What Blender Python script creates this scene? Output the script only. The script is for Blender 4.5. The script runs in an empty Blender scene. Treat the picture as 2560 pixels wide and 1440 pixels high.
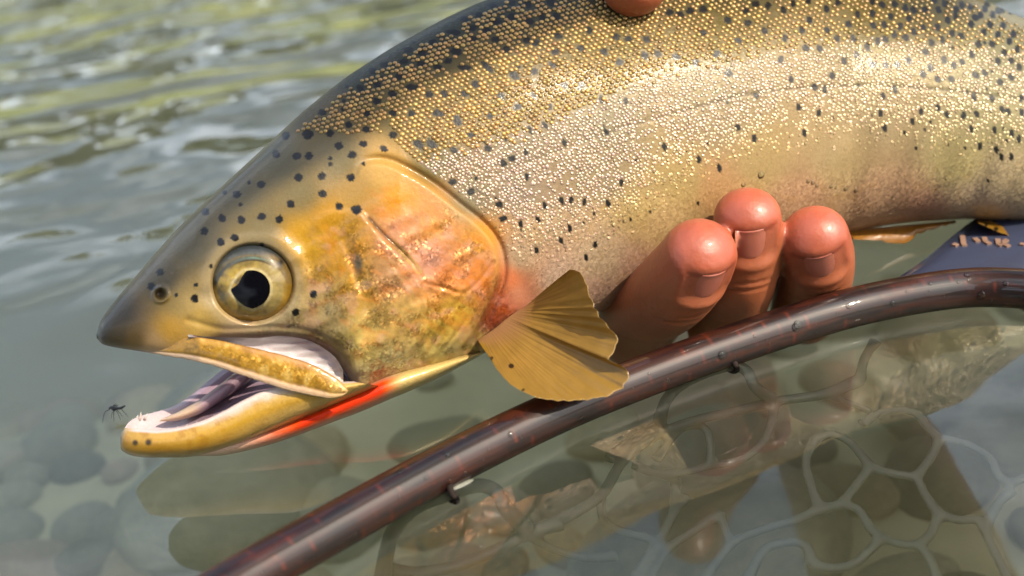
import bpy, bmesh, math, random
import numpy as np
from mathutils import Vector, Matrix

rng = np.random.default_rng(7)
random.seed(7)
SC = bpy.context.scene
COL = SC.collection

# ------------------------------------------------------------------ camera
F = 2745.0                    # focal length in photo pixels (2560 wide)
PITCH, ROLL, CAMH = math.radians(25), math.radians(-9), 0.1108
r0 = np.array([1.0, 0, 0]); f0 = np.array([0, math.cos(PITCH), -math.sin(PITCH)])
u0 = np.array([0, math.sin(PITCH), math.cos(PITCH)])
RV = r0 * math.cos(ROLL) + u0 * math.sin(ROLL)
UV = -r0 * math.sin(ROLL) + u0 * math.cos(ROLL)
FV = f0
CP = np.array([0, 0, CAMH])
cam_d = bpy.data.cameras.new('camera'); cam = bpy.data.objects.new('camera', cam_d); COL.objects.link(cam)
cam.matrix_world = Matrix(((RV[0], UV[0], -FV[0], CP[0]), (RV[1], UV[1], -FV[1], CP[1]),
                           (RV[2], UV[2], -FV[2], CP[2]), (0, 0, 0, 1)))
cam_d.sensor_width = 36; cam_d.lens = 36 * F / 2560
cam_d.clip_start = 0.01; cam_d.clip_end = 500
cam_d.dof.use_dof = True; cam_d.dof.focus_distance = 0.214; cam_d.dof.aperture_fstop = 12.0
SC.camera = cam

# ------------------------------------------------------------------ light
SUN_TO = 0.46 * RV + 0.54 * UV - 0.70 * FV
SUN_TO = SUN_TO / np.linalg.norm(SUN_TO)
w = bpy.data.worlds.new('World'); SC.world = w; w.use_nodes = True
nt = w.node_tree; nt.nodes.clear()
sky = nt.nodes.new('ShaderNodeTexSky'); sky.sky_type = 'NISHITA'; sky.sun_disc = False
sky.sun_elevation = math.asin(SUN_TO[2]); sky.sun_rotation = math.atan2(SUN_TO[0], SUN_TO[1])
sky.air_density = 1.3; sky.dust_density = 4.5; sky.altitude = 200
bg = nt.nodes.new('ShaderNodeBackground'); bg.inputs[1].default_value = 0.15
wo = nt.nodes.new('ShaderNodeOutputWorld')
wtc = nt.nodes.new('ShaderNodeTexCoord'); wmap = nt.nodes.new('ShaderNodeMapping'); wmap.inputs['Scale'].default_value = (1, 1, 2.2); nt.links.new(wtc.outputs['Generated'], wmap.inputs[0])
wn = nt.nodes.new('ShaderNodeTexNoise'); wn.inputs['Scale'].default_value = 3.2; wn.inputs['Detail'].default_value = 6.0; wn.inputs['Roughness'].default_value = 0.6; nt.links.new(wmap.outputs[0], wn.inputs['Vector'])
wr = nt.nodes.new('ShaderNodeMapRange'); wr.inputs['From Min'].default_value = 0.44; wr.inputs['From Max'].default_value = 0.64; wr.inputs['To Max'].default_value = 0.68; nt.links.new(wn.outputs[0], wr.inputs[0])
wm = nt.nodes.new('ShaderNodeMix'); wm.data_type = 'RGBA'; wm.inputs['B'].default_value = (11.0, 11.7, 12.8, 1)
nt.links.new(wr.outputs[0], wm.inputs['Factor']); nt.links.new(sky.outputs[0], wm.inputs['A'])
nt.links.new(wm.outputs['Result'], bg.inputs[0]); nt.links.new(bg.outputs[0], wo.inputs[0])
sd = bpy.data.lights.new('sun', 'SUN'); so = bpy.data.objects.new('sun', sd); COL.objects.link(so)
sd.energy = 3.9; sd.angle = math.radians(0.6); sd.color = (1.0, 0.89, 0.72)
so.rotation_euler = Vector(SUN_TO).to_track_quat('Z', 'Y').to_euler()
so.location = (0.5, -0.5, 1.5)
vs = SC.view_settings; vs.view_transform = 'Standard'; vs.look = 'None'; vs.exposure = 0.92; vs.gamma = 1.0
vs.use_curve_mapping = False
SC.render.engine = 'CYCLES'
SC.cycles.use_denoising = True
SC.cycles.max_bounces = 10; SC.cycles.transparent_max_bounces = 16
SC.cycles.caustics_reflective = False; SC.cycles.caustics_refractive = False
SC.cycles.sample_clamp_indirect = 6.0; SC.cycles.volume_bounces = 3

# ------------------------------------------------------------------ helpers
def lin(c):
    c = np.asarray(c, float) / 255.0
    return np.where(c <= 0.04045, c / 12.92, ((c + 0.055) / 1.055) ** 2.4)

def P(px, py, d):
    px, py, d = np.broadcast_arrays(np.asarray(px, float), np.asarray(py, float), np.asarray(d, float))
    a = (px - 1280) / F; b = -(py - 720) / F
    return CP + d[..., None] * (FV + a[..., None] * RV + b[..., None] * UV)

def Dz(px, py, z=0.0):           # depth at which a pixel's ray meets height z
    den = FV[2] + RV[2] * (np.asarray(px, float) - 1280) / F - UV[2] * (np.asarray(py, float) - 720) / F
    return (z - CAMH) / den

def PZ(px, py, z=0.0):
    return P(px, py, Dz(px, py, z))

def vnoise(x, y, s, seed=0):
    g = np.random.default_rng(seed).random((97, 97))
    x = np.asarray(x, float) / s; y = np.asarray(y, float) / s
    xi = np.floor(x).astype(int); yi = np.floor(y).astype(int)
    fx = x - xi; fy = y - yi
    fx = fx * fx * (3 - 2 * fx); fy = fy * fy * (3 - 2 * fy)
    a = g[xi % 97, yi % 97]; b = g[(xi + 1) % 97, yi % 97]; c = g[xi % 97, (yi + 1) % 97]; e = g[(xi + 1) % 97, (yi + 1) % 97]
    return (a * (1 - fx) + b * fx) * (1 - fy) + (c * (1 - fx) + e * fx) * fy

def fbm(x, y, s, seed=0, o=3):
    t = 0; amp = 1; tot = 0
    for k in range(o):
        t = t + amp * vnoise(x + 17.3 * k, y - 9.1 * k, s / 2 ** k, seed + k); tot += amp; amp *= 0.55
    return t / tot

def sstep(a, b, x):
    t = np.clip((x - a) / (b - a), 0, 1)
    return t * t * (3 - 2 * t)

def dpoly(X, Y, pts, closed=False):          # distance to a polyline, and the arc position 0..1
    pts = np.asarray(pts, float)
    if closed: pts = np.vstack([pts, pts[:1]])
    best = np.full(np.shape(X), 1e9); ta = np.zeros(np.shape(X))
    L = np.r_[0, np.cumsum(np.hypot(*(np.diff(pts, axis=0).T)))]
    for i in range(len(pts) - 1):
        ax, ay = pts[i]; bx, by = pts[i + 1]
        dx, dy = bx - ax, by - ay; l2 = dx * dx + dy * dy + 1e-9
        t = np.clip(((X - ax) * dx + (Y - ay) * dy) / l2, 0, 1)
        d = np.hypot(X - ax - t * dx, Y - ay - t * dy)
        m = d < best
        best = np.where(m, d, best); ta = np.where(m, (L[i] + t * (L[i + 1] - L[i])) / L[-1], ta)
    return best, ta

def inpoly(X, Y, pts):
    pts = np.asarray(pts, float); n = len(pts); r = np.zeros(np.shape(X), bool); j = n - 1
    for i in range(n):
        xi, yi = pts[i]; xj, yj = pts[j]
        c = ((yi > Y) != (yj > Y)) & (X < (xj - xi) * (Y - yi) / (yj - yi + 1e-12) + xi)
        r ^= c; j = i
    return r

def sdpoly(X, Y, pts):
    d, _ = dpoly(X, Y, pts, True)
    return np.where(inpoly(X, Y, pts), d, -d)

def cr(pts, n, closed=False):                # Catmull-Rom resampling by arc length
    p = np.asarray(pts, float)
    if closed: p = np.vstack([p[-1:], p, p[:2]])
    else: p = np.vstack([2 * p[0] - p[1], p, 2 * p[-1] - p[-2]])
    out = []
    for i in range(1, len(p) - 2):
        t = np.linspace(0, 1, 24, endpoint=False)[:, None]
        a, b, c, d = p[i - 1], p[i], p[i + 1], p[i + 2]
        out.append(0.5 * ((2 * b) + (-a + c) * t + (2 * a - 5 * b + 4 * c - d) * t ** 2 + (-a + 3 * b - 3 * c + d) * t ** 3))
    if not closed: out.append(p[-2:-1])
    q = np.vstack(out)
    if closed: q = np.vstack([q, q[:1]])
    L = np.r_[0, np.cumsum(np.linalg.norm(np.diff(q, axis=0), axis=1))]
    s = np.linspace(0, L[-1], n, endpoint=not closed)
    return np.stack([np.interp(s, L, q[:, k]) for k in range(q.shape[1])], 1)

def link(o, parent=None):
    COL.objects.link(o)
    if parent is not None: o.parent = parent
    return o

def tag(o, label=None, cat=None, group=None, kind=None):
    if label: o['label'] = label
    if cat: o['category'] = cat
    if group: o['group'] = group
    if kind: o['kind'] = kind
    return o

def mesh_obj(name, verts, faces, mat, parent=None, colors=None, smooth=True, attrs=None, flat_faces=None):
    me = bpy.data.meshes.new(name)
    verts = np.asarray(verts, float).reshape(-1, 3)
    me.from_pydata(verts.tolist(), [], faces if isinstance(faces, list) else faces.tolist())
    if smooth: me.polygons.foreach_set('use_smooth', np.ones(len(me.polygons), bool))
    if colors is not None:
        ca = me.color_attributes.new('Col', 'FLOAT_COLOR', 'POINT')
        c = np.ones((len(verts), 4)); c[:, :3] = np.asarray(colors).reshape(-1, 3)
        ca.data.foreach_set('color', c.ravel())
    for k, v in (attrs or {}).items():
        at = me.attributes.new(k, 'FLOAT', 'POINT'); at.data.foreach_set('value', np.asarray(v, float).ravel())
    me.update()
    if mat is not None: me.materials.append(mat)
    return link(bpy.data.objects.new(name, me), parent)

def gridfaces(nr, nc, cr_=False, cc=False, flip=False, off=0):
    i = np.arange(nr if cr_ else nr - 1)[:, None]; j = np.arange(nc if cc else nc - 1)[None, :]
    a = (i % nr) * nc + (j % nc); b = (i % nr) * nc + ((j + 1) % nc)
    c = ((i + 1) % nr) * nc + ((j + 1) % nc); d = ((i + 1) % nr) * nc + (j % nc)
    q = np.stack([a, b, c, d], -1).reshape(-1, 4) + off
    return q[:, ::-1] if flip else q

def empty(name, loc=(0, 0, 0)):
    e = bpy.data.objects.new(name, None); e.location = loc; e.empty_display_size = 0.01
    return link(e)

def tube(path, rad, nseg=16, caps=True, squash=None):
    """closed tube along a 3-D path; returns verts, faces"""
    p = np.asarray(path, float); n = len(p); rad = np.broadcast_to(np.asarray(rad, float), (n,))
    t = np.gradient(p, axis=0); t /= np.linalg.norm(t, axis=1)[:, None] + 1e-12
    ref = np.array([0, 0, 1.0]) if abs(t[0][2]) < 0.9 else np.array([1.0, 0, 0])
    nrm = np.zeros_like(p); b = np.cross(t[0], ref); b /= np.linalg.norm(b); nrm[0] = np.cross(b, t[0])
    for i in range(1, n):
        v = nrm[i - 1] - t[i] * np.dot(nrm[i - 1], t[i]); nrm[i] = v / (np.linalg.norm(v) + 1e-12)
    bi = np.cross(t, nrm)
    a = np.linspace(0, 2 * np.pi, nseg, endpoint=False)
    sq = 1.0 if squash is None else squash
    V = p[:, None] + rad[:, None, None] * (np.cos(a)[None, :, None] * nrm[:, None] * sq + np.sin(a)[None, :, None] * bi[:, None])
    f = gridfaces(n, nseg, False, True).tolist(); V = V.reshape(-1, 3)
    if caps:
        V = np.vstack([V, p[:1], p[-1:]]); m = n * nseg
        for j in range(nseg):
            k = (j + 1) % nseg
            f.append([m, k, j]); f.append([m + 1, (n - 1) * nseg + j, (n - 1) * nseg + k])
    return V, f

def merge(parts):
    V = []; Fc = []; o = 0
    for v, f in parts:
        v = np.asarray(v).reshape(-1, 3)
        V.append(v); Fc += [[i + o for i in q] for q in f]; o += len(v)
    return np.vstack(V), Fc

def fuse(v, f, vox, it):
    me = bpy.data.meshes.new('tmp'); me.from_pydata(np.asarray(v).tolist(), [], f); me.update()
    o = bpy.data.objects.new('tmp', me); COL.objects.link(o)
    md = o.modifiers.new('r', 'REMESH'); md.mode = 'VOXEL'; md.voxel_size = vox
    ms = o.modifiers.new('s', 'SMOOTH'); ms.iterations = it; ms.factor = .5
    dg = bpy.context.evaluated_depsgraph_get(); dg.update(); ev = o.evaluated_get(dg); em = ev.to_mesh()
    co = np.zeros(len(em.vertices) * 3); em.vertices.foreach_get('co', co); fs = [list(p.vertices) for p in em.polygons]
    ev.to_mesh_clear(); bpy.data.objects.remove(o); bpy.data.meshes.remove(me)
    return co.reshape(-1, 3), fs

# ------------------------------------------------------------------ materials
def nodes(name):
    m = bpy.data.materials.new(name); m.use_nodes = True
    t = m.node_tree; t.nodes.clear()
    o = t.nodes.new('ShaderNodeOutputMaterial')
    return m, t, o

def N(t, kind, **kw):
    n = t.nodes.new('ShaderNode' + kind)
    for k, v in kw.items():
        if k.startswith('i_'):
            key = k[2:]; key = int(key) if key.isdigit() else key.replace('_', ' ')
            n.inputs[key].default_value = v
        else: setattr(n, k, v)
    return n

def ramp(t, stops):
    r = t.nodes.new('ShaderNodeValToRGB'); e = r.color_ramp.elements
    while len(e) < len(stops): e.new(0.5)
    for el, (p, c) in zip(e, stops):
        el.position = p; el.color = (*c[:3], 1) if len(c) >= 3 else (c[0], c[0], c[0], 1)
    return r

def skin_mat(name, rough=0.42, coat=0.5, coat_rough=0.06, bump=0.15, bscale=1400, glitter=False, gl_amt=0.55,
             sss=0.0, sss_rad=(0.004, 0.0015, 0.0008), metal=0.0, spec=0.5, nois=0.25, nscale=2600):
    m, t, o = nodes(name)
    b = N(t, 'BsdfPrincipled'); t.links.new(b.outputs[0], o.inputs[0])
    at = N(t, 'Attribute', attribute_name='Col')
    tc = N(t, 'TexCoord')
    n1 = N(t, 'TexNoise', i_Scale=nscale, i_Detail=3.0, i_Roughness=0.6); t.links.new(tc.outputs['Object'], n1.inputs['Vector'])
    mr = N(t, 'MapRange'); mr.inputs['To Min'].default_value = 1 - nois; mr.inputs['To Max'].default_value = 1 + nois
    t.links.new(n1.outputs[0], mr.inputs[0])
    mul = N(t, 'VectorMath', operation='SCALE'); t.links.new(at.outputs['Color'], mul.inputs[0]); t.links.new(mr.outputs[0], mul.inputs['Scale'])
    t.links.new(mul.outputs[0], b.inputs['Base Color'])
    b.inputs['Roughness'].default_value = rough; b.inputs['Metallic'].default_value = metal
    b.inputs['Specular IOR Level'].default_value = spec
    b.inputs['Coat Weight'].default_value = coat; b.inputs['Coat Roughness'].default_value = coat_rough
    if glitter:
        wa = N(t, 'Attribute', attribute_name='wet'); t.links.new(wa.outputs['Fac'], b.inputs['Coat Weight'])
    if sss:
        b.inputs['Subsurface Weight'].default_value = sss; b.inputs['Subsurface Radius'].default_value = sss_rad
        b.inputs['Subsurface Scale'].default_value = 1.0
    n2 = N(t, 'TexNoise', i_Scale=bscale, i_Detail=3.0); t.links.new(tc.outputs['Object'], n2.inputs['Vector'])
    bp = N(t, 'Bump', i_Strength=bump, i_Distance=0.0004); t.links.new(n2.outputs[0], bp.inputs['Height'])
    if glitter:
        ga = N(t, 'Attribute', attribute_name='glit')
        vo = N(t, 'TexVoronoi', i_Scale=2300.0); t.links.new(tc.outputs['Object'], vo.inputs['Vector'])
        sub = N(t, 'VectorMath', operation='SUBTRACT'); sub.inputs[1].default_value = (0.5, 0.5, 0.5)
        t.links.new(vo.outputs['Color'], sub.inputs[0])
        ml = N(t, 'Math', operation='MULTIPLY'); ml.inputs[1].default_value = gl_amt; t.links.new(ga.outputs['Fac'], ml.inputs[0])
        sc = N(t, 'VectorMath', operation='SCALE'); t.links.new(sub.outputs[0], sc.inputs[0]); t.links.new(ml.outputs[0], sc.inputs['Scale'])
        ad = N(t, 'VectorMath', operation='ADD'); t.links.new(bp.outputs[0], ad.inputs[0]); t.links.new(sc.outputs[0], ad.inputs[1])
        no = N(t, 'VectorMath', operation='NORMALIZE'); t.links.new(ad.outputs[0], no.inputs[0])
        t.links.new(no.outputs[0], b.inputs['Normal'])
        me = N(t, 'Math', operation='MULTIPLY'); me.inputs[1].default_value = 0.6; t.links.new(ga.outputs['Fac'], me.inputs[0])
        t.links.new(me.outputs[0], b.inputs['Metallic'])
        t.links.new(bp.outputs[0], b.inputs['Coat Normal'])
    else:
        t.links.new(bp.outputs[0], b.inputs['Normal'])
    return m

def plain(name, col, rough=0.5, metal=0.0, coat=0.0, spec=0.5, trans=0.0):
    m, t, o = nodes(name); b = N(t, 'BsdfPrincipled'); t.links.new(b.outputs[0], o.inputs[0])
    tc = N(t, 'TexCoord'); n = N(t, 'TexNoise', i_Scale=60.0, i_Detail=3.0); t.links.new(tc.outputs['Object'], n.inputs['Vector'])
    c = np.asarray(col, float); r = ramp(t, [(0.3, c * 0.8), (0.7, np.minimum(c * 1.15, 1))])
    t.links.new(n.outputs[0], r.inputs[0]); t.links.new(r.outputs[0], b.inputs['Base Color'])
    b.inputs['Roughness'].default_value = rough; b.inputs['Metallic'].default_value = metal
    b.inputs['Coat Weight'].default_value = coat; b.inputs['Specular IOR Level'].default_value = spec
    b.inputs['Transmission Weight'].default_value = trans
    return m

M_BODY = skin_mat('trout_skin', glitter=True, coat=0.7, coat_rough=0.08, rough=0.42, bump=0.16, nois=0.2, spec=0.18)
M_SCALE = skin_mat('trout_scale', rough=0.36, metal=0.35, coat=0.2, coat_rough=0.15, bump=0.0, nois=0.15)
M_MOUTH = skin_mat('mouth_flesh', rough=0.35, coat=0.5, bump=0.25, bscale=700, nois=0.12, sss=0.25)
M_EYE = skin_mat('eye_surface', rough=0.4, spec=0.2, coat=0.55, coat_rough=0.03, bump=0.05, nois=0.3, nscale=1500)
M_HAND = skin_mat('human_skin', rough=0.46, coat=0.12, coat_rough=0.15, bump=0.2, bscale=1100, nois=0.08, nscale=700, sss=0.35)

# pupil
M_PUPIL = plain('pupil_black', (0.002, 0.002, 0.003), rough=0.12, coat=0.0, spec=0.12)

# fin membrane: rays come from vertex colours; thin and slightly see-through to light
def fin_mat():
    m, t, o = nodes('fin_membrane')
    at = N(t, 'Attribute', attribute_name='Col')
    b = N(t, 'BsdfPrincipled'); b.inputs['Roughness'].default_value = 0.4
    b.inputs['Coat Weight'].default_value = 0.35; b.inputs['Coat Roughness'].default_value = 0.15
    tc = N(t, 'TexCoord'); n = N(t, 'TexNoise', i_Scale=1500.0, i_Detail=3.0); t.links.new(tc.outputs['Object'], n.inputs['Vector'])
    bp = N(t, 'Bump', i_Strength=0.2, i_Distance=0.0003); t.links.new(n.outputs[0], bp.inputs['Height']); t.links.new(bp.outputs[0], b.inputs['Normal'])
    tr = N(t, 'BsdfTranslucent'); mx = N(t, 'MixShader', i_0=0.45)
    t.links.new(at.outputs['Color'], b.inputs['Base Color']); t.links.new(at.outputs['Color'], tr.inputs[0])
    t.links.new(b.outputs[0], mx.inputs[1]); t.links.new(tr.outputs[0], mx.inputs[2]); t.links.new(mx.outputs[0], o.inputs[0])
    return m
M_FIN = fin_mat()

# water: Fresnel-weighted mirror over a clear, slightly green sheet
def water_mat():
    m, t, o = nodes('river_water')
    tc = N(t, 'TexCoord')
    mp = N(t, 'Mapping'); mp.inputs['Scale'].default_value = (0.72, 1.0, 1.0); mp.inputs['Rotation'].default_value = (0, 0, math.radians(4))
    t.links.new(tc.outputs['Object'], mp.inputs['Vector'])
    n1 = N(t, 'TexNoise', i_Scale=17.0, i_Detail=1.0, i_Roughness=0.35, i_Distortion=0.5); t.links.new(mp.outputs[0], n1.inputs['Vector'])
    n2 = N(t, 'TexNoise', i_Scale=46.0, i_Detail=1.0, i_Roughness=0.4); t.links.new(mp.outputs[0], n2.inputs['Vector'])
    n3 = N(t, 'TexNoise', i_Scale=9.0, i_Detail=1.0); t.links.new(mp.outputs[0], n3.inputs['Vector'])
    sp = N(t, 'SeparateXYZ'); t.links.new(tc.outputs['Object'], sp.inputs[0])
    # open stream is rippled; the pocket between angler, fish and net is sheltered
    my = N(t, 'MapRange', interpolation_type='SMOOTHSTEP'); my.inputs['From Min'].default_value = 0.20; my.inputs['From Max'].default_value = 0.55
    my.inputs['To Min'].default_value = 0.05; my.inputs['To Max'].default_value = 1.0
    t.links.new(sp.outputs['Y'], my.inputs[0])
    a = N(t, 'Math', operation='MULTIPLY'); a.inputs[1].default_value = 0.14; t.links.new(n2.outputs[0], a.inputs[0])
    s = N(t, 'Math', operation='ADD'); t.links.new(n1.outputs[0], s.inputs[0]); t.links.new(a.outputs[0], s.inputs[1])
    c3 = N(t, 'Math', operation='MULTIPLY'); c3.inputs[1].default_value = 0.7; t.links.new(n3.outputs[0], c3.inputs[0])
    s2 = N(t, 'Math', operation='ADD'); t.links.new(s.outputs[0], s2.inputs[0]); t.links.new(c3.outputs[0], s2.inputs[1])
    hm = N(t, 'Math', operation='MULTIPLY'); t.links.new(s2.outputs[0], hm.inputs[0]); t.links.new(my.outputs[0], hm.inputs[1])
    bp = N(t, 'Bump', i_Strength=1.0, i_Distance=0.022); t.links.new(hm.outputs[0], bp.inputs['Height'])
    fr = N(t, 'Fresnel', i_IOR=1.56); t.links.new(bp.outputs[0], fr.inputs['Normal'])
    gl = N(t, 'BsdfGlossy', i_Roughness=0.012); gl.inputs[0].default_value = (1, 1, 1, 1); t.links.new(bp.outputs[0], gl.inputs['Normal'])
    tr = N(t, 'BsdfTransparent'); tr.inputs[0].default_value = (0.90, 0.91, 0.84, 1)
    mx = N(t, 'MixShader'); t.links.new(fr.outputs[0], mx.inputs[0]); t.links.new(tr.outputs[0], mx.inputs[1]); t.links.new(gl.outputs[0], mx.inputs[2])
    t.links.new(mx.outputs[0], o.inputs[0])
    pv = N(t, 'VolumePrincipled'); pv.inputs['Density'].default_value = 2.6; pv.inputs['Color'].default_value = (.955, .94, .77, 1); pv.inputs['Anisotropy'].default_value = .35
    t.links.new(pv.outputs[0], o.inputs['Volume'])
    return m
M_WATER = water_mat()

def stone_mat(name, stops, rough=0.7, sc=30):
    m, t, o = nodes(name); b = N(t, 'BsdfPrincipled'); t.links.new(b.outputs[0], o.inputs[0])
    tc = N(t, 'TexCoord'); n = N(t, 'TexNoise', i_Scale=float(sc), i_Detail=6.0, i_Roughness=0.65); t.links.new(tc.outputs['Object'], n.inputs['Vector'])
    r = ramp(t, stops); t.links.new(n.outputs[0], r.inputs[0])
    oi = N(t, 'ObjectInfo'); mr = N(t, 'MapRange'); mr.inputs['To Min'].default_value = 0.75; mr.inputs['To Max'].default_value = 1.35
    t.links.new(oi.outputs['Random'], mr.inputs[0])
    sc_ = N(t, 'VectorMath', operation='SCALE'); t.links.new(r.outputs[0], sc_.inputs[0]); t.links.new(mr.outputs[0], sc_.inputs['Scale'])
    t.links.new(sc_.outputs[0], b.inputs['Base Color']); b.inputs['Roughness'].default_value = rough
    bp = N(t, 'Bump', i_Strength=0.4, i_Distance=0.004); t.links.new(n.outputs[0], bp.inputs['Height']); t.links.new(bp.outputs[0], b.inputs['Normal'])
    return m
#SETTING
# ================================================================== SETTING
WATER = mesh_obj('water', [(-14, -6, 0), (14, -6, 0), (14, 13, 0), (-14, 13, 0), (-14, -6, -1.5), (14, -6, -1.5), (14, 13, -1.5), (-14, 13, -1.5)],
                 [[0, 1, 2, 3], [7, 6, 5, 4], [0, 4, 5, 1], [1, 5, 6, 2], [2, 6, 7, 3], [3, 7, 4, 0]], M_WATER, smooth=False)
tag(WATER, 'clear shallow river water rippled behind the trout', 'water', kind='structure')

M_BED = stone_mat('bed_silt', [(0.25, (0.32, 0.32, 0.21)), (0.5, (0.47, 0.46, 0.32)), (0.75, (0.58, 0.56, 0.42))], 0.9, 22)
bt = M_BED.node_tree; bb = [n for n in bt.nodes if n.type == 'BSDF_PRINCIPLED'][0]; src = bb.inputs['Base Color'].links[0].from_socket
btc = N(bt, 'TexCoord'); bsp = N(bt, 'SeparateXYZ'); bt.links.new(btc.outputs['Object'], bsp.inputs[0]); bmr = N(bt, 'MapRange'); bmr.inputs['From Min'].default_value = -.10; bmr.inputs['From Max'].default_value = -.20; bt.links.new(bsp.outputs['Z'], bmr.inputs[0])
bmx = N(bt, 'Mix', data_type='RGBA'); bmx.inputs['B'].default_value = (.035, .045, .015, 1); bt.links.new(bmr.outputs[0], bmx.inputs['Factor']); bt.links.new(src, bmx.inputs['A']); bt.links.new(bmx.outputs['Result'], bb.inputs['Base Color'])  # deep bed darkened in colour, standing in for light lost with depth
nb = 150
bx = np.r_[np.linspace(-14, -0.8, 12), np.linspace(-0.75, 0.9, nb), np.linspace(0.95, 14, 12)]
by = np.r_[np.linspace(-6, -0.2, 8), np.linspace(-0.18, 1.3, nb), np.linspace(1.4, 13, 12)]
BX, BY = np.meshgrid(bx, by, indexing='ij')
BED0 = -0.085
def bedz(x, y):
    return BED0 - 0.45 * sstep(0.32, 0.95, np.asarray(y, float)) + 0.018 * (fbm(np.asarray(x) + 50, np.asarray(y) + 50, 0.13, 3) - 0.5) + 0.006 * (vnoise(np.asarray(x) + 9, np.asarray(y) + 9, 0.02, 5) - 0.5)
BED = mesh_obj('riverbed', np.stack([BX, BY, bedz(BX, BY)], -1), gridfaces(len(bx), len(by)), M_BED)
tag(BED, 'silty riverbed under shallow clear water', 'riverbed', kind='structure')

def pebble_mesh(seed):
    bm = bmesh.new(); bmesh.ops.create_icosphere(bm, subdivisions=3, radius=1.0)
    r = np.random.default_rng(seed)
    ks = r.normal(0, 1, (5, 3)) * 1.3; ph = r.random(5) * 6.28
    for v in bm.verts:
        c = np.array(v.co); k = 1 + 0.07 * sum(math.sin(float(ks[i] @ c) + ph[i]) for i in range(5))
        v.co = Vector(c * k)
    me = bpy.data.meshes.new('pebble'); bm.to_mesh(me); bm.free()
    me.polygons.foreach_set('use_smooth', np.ones(len(me.polygons), bool))
    return me
PEB = [pebble_mesh(s) for s in range(6)]
PM = [stone_mat('stone_grey', [(0.3, (0.24, 0.25, 0.19)), (0.7, (0.40, 0.40, 0.31))], 0.75, 3),
      stone_mat('stone_tan', [(0.3, (0.32, 0.28, 0.17)), (0.7, (0.52, 0.46, 0.30))], 0.75, 3),
      stone_mat('stone_rose', [(0.3, (0.30, 0.24, 0.18)), (0.7, (0.46, 0.38, 0.29))], 0.75, 3),
      stone_mat('stone_dark', [(0.3, (0.13, 0.14, 0.10)), (0.7, (0.24, 0.25, 0.18))], 0.75, 3),
      stone_mat('stone_pale', [(0.3, (0.38, 0.36, 0.28)), (0.7, (0.55, 0.52, 0.42))], 0.75, 3)]
k = 0; placed = []
tries = 0
while k < 270 and tries < 9000:
    tries += 1
    px = random.uniform(-150, 2700); py = random.uniform(-60, 1560)
    pt = PZ(px, py, BED0)
    s = random.choice([0.007, 0.009, 0.011, 0.014, 0.018, 0.024, 0.03]) * random.uniform(0.8, 1.2)
    if pt[1] > .7: continue
    if px > 900 and py > 800 and random.random() < 0.8: continue
    if any((pt[0] - q[0]) ** 2 + (pt[1] - q[1]) ** 2 < ((s + q[2]) * 0.7) ** 2 for q in placed): continue
    placed.append((pt[0], pt[1], s))
    me = PEB[k % 6] if k < 6 else PEB[k % 6].copy() if False else PEB[k % 6]
    o = bpy.data.objects.new('pebble', me)
    o.location = (pt[0], pt[1], float(bedz(pt[0], pt[1])) + s * 0.15)
    o.scale = (s * random.uniform(0.9, 1.5), s * random.uniform(0.8, 1.1), s * random.uniform(0.45, 0.7))
    o.rotation_euler = (random.uniform(-.2, .2), random.uniform(-.2, .2), random.uniform(0, 6.28))
    link(o, BED)
    if not me.materials: me.materials.append(PM[0])
    o.material_slots[0].link = 'OBJECT'
    o.material_slots[0].material = random.choices(PM, [4, 3, 1.6, 1.5, 1.0])[0]
    k += 1

# far bank and the trees whose reflection colours the rippled water
M_BANK = stone_mat('bank_grass', [(0.3, (0.05, 0.065, 0.02)), (0.7, (0.12, 0.13, 0.05))], 0.9, 2)
bkx = np.linspace(-22, 22, 60); bky = np.linspace(9.0, 22, 20)
KX, KY = np.meshgrid(bkx, bky, indexing='ij')
KZ = -0.25 + 0.9 * sstep(9.0, 12, KY) + 0.25 * fbm(KX + 60, KY, 2.0, 8) + 0.06 * np.maximum(KY - 12, 0)
BANK = mesh_obj('river_bank', np.stack([KX, KY, KZ], -1), gridfaces(60, 20), M_BANK)
tag(BANK, 'grassy far bank of the river', 'river bank', kind='structure')
def leaf_mat():
    m, t, o = nodes('foliage')
    oi = N(t, 'TexCoord'); n = N(t, 'TexNoise', i_Scale=1.3, i_Detail=4.0); t.links.new(oi.outputs['Object'], n.inputs['Vector'])
    r = ramp(t, [(0.3, (0.04, 0.06, 0.012)), (0.55, (0.11, 0.13, 0.025)), (0.75, (0.20, 0.19, 0.04))]); t.links.new(n.outputs[0], r.inputs[0])
    d = N(t, 'BsdfDiffuse'); tr = N(t, 'BsdfTranslucent'); mx = N(t, 'MixShader', i_0=0.35)
    t.links.new(r.outputs[0], d.inputs[0]); t.links.new(r.outputs[0], tr.inputs[0])
    t.links.new(d.outputs[0], mx.inputs[1]); t.links.new(tr.outputs[0], mx.inputs[2]); t.links.new(mx.outputs[0], o.inputs[0])
    return m
M_LEAF = leaf_mat(); M_BARK = stone_mat('bark', [(0.3, (0.06, 0.045, 0.03)), (0.7, (0.14, 0.11, 0.08))], 0.9, 6)
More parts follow.
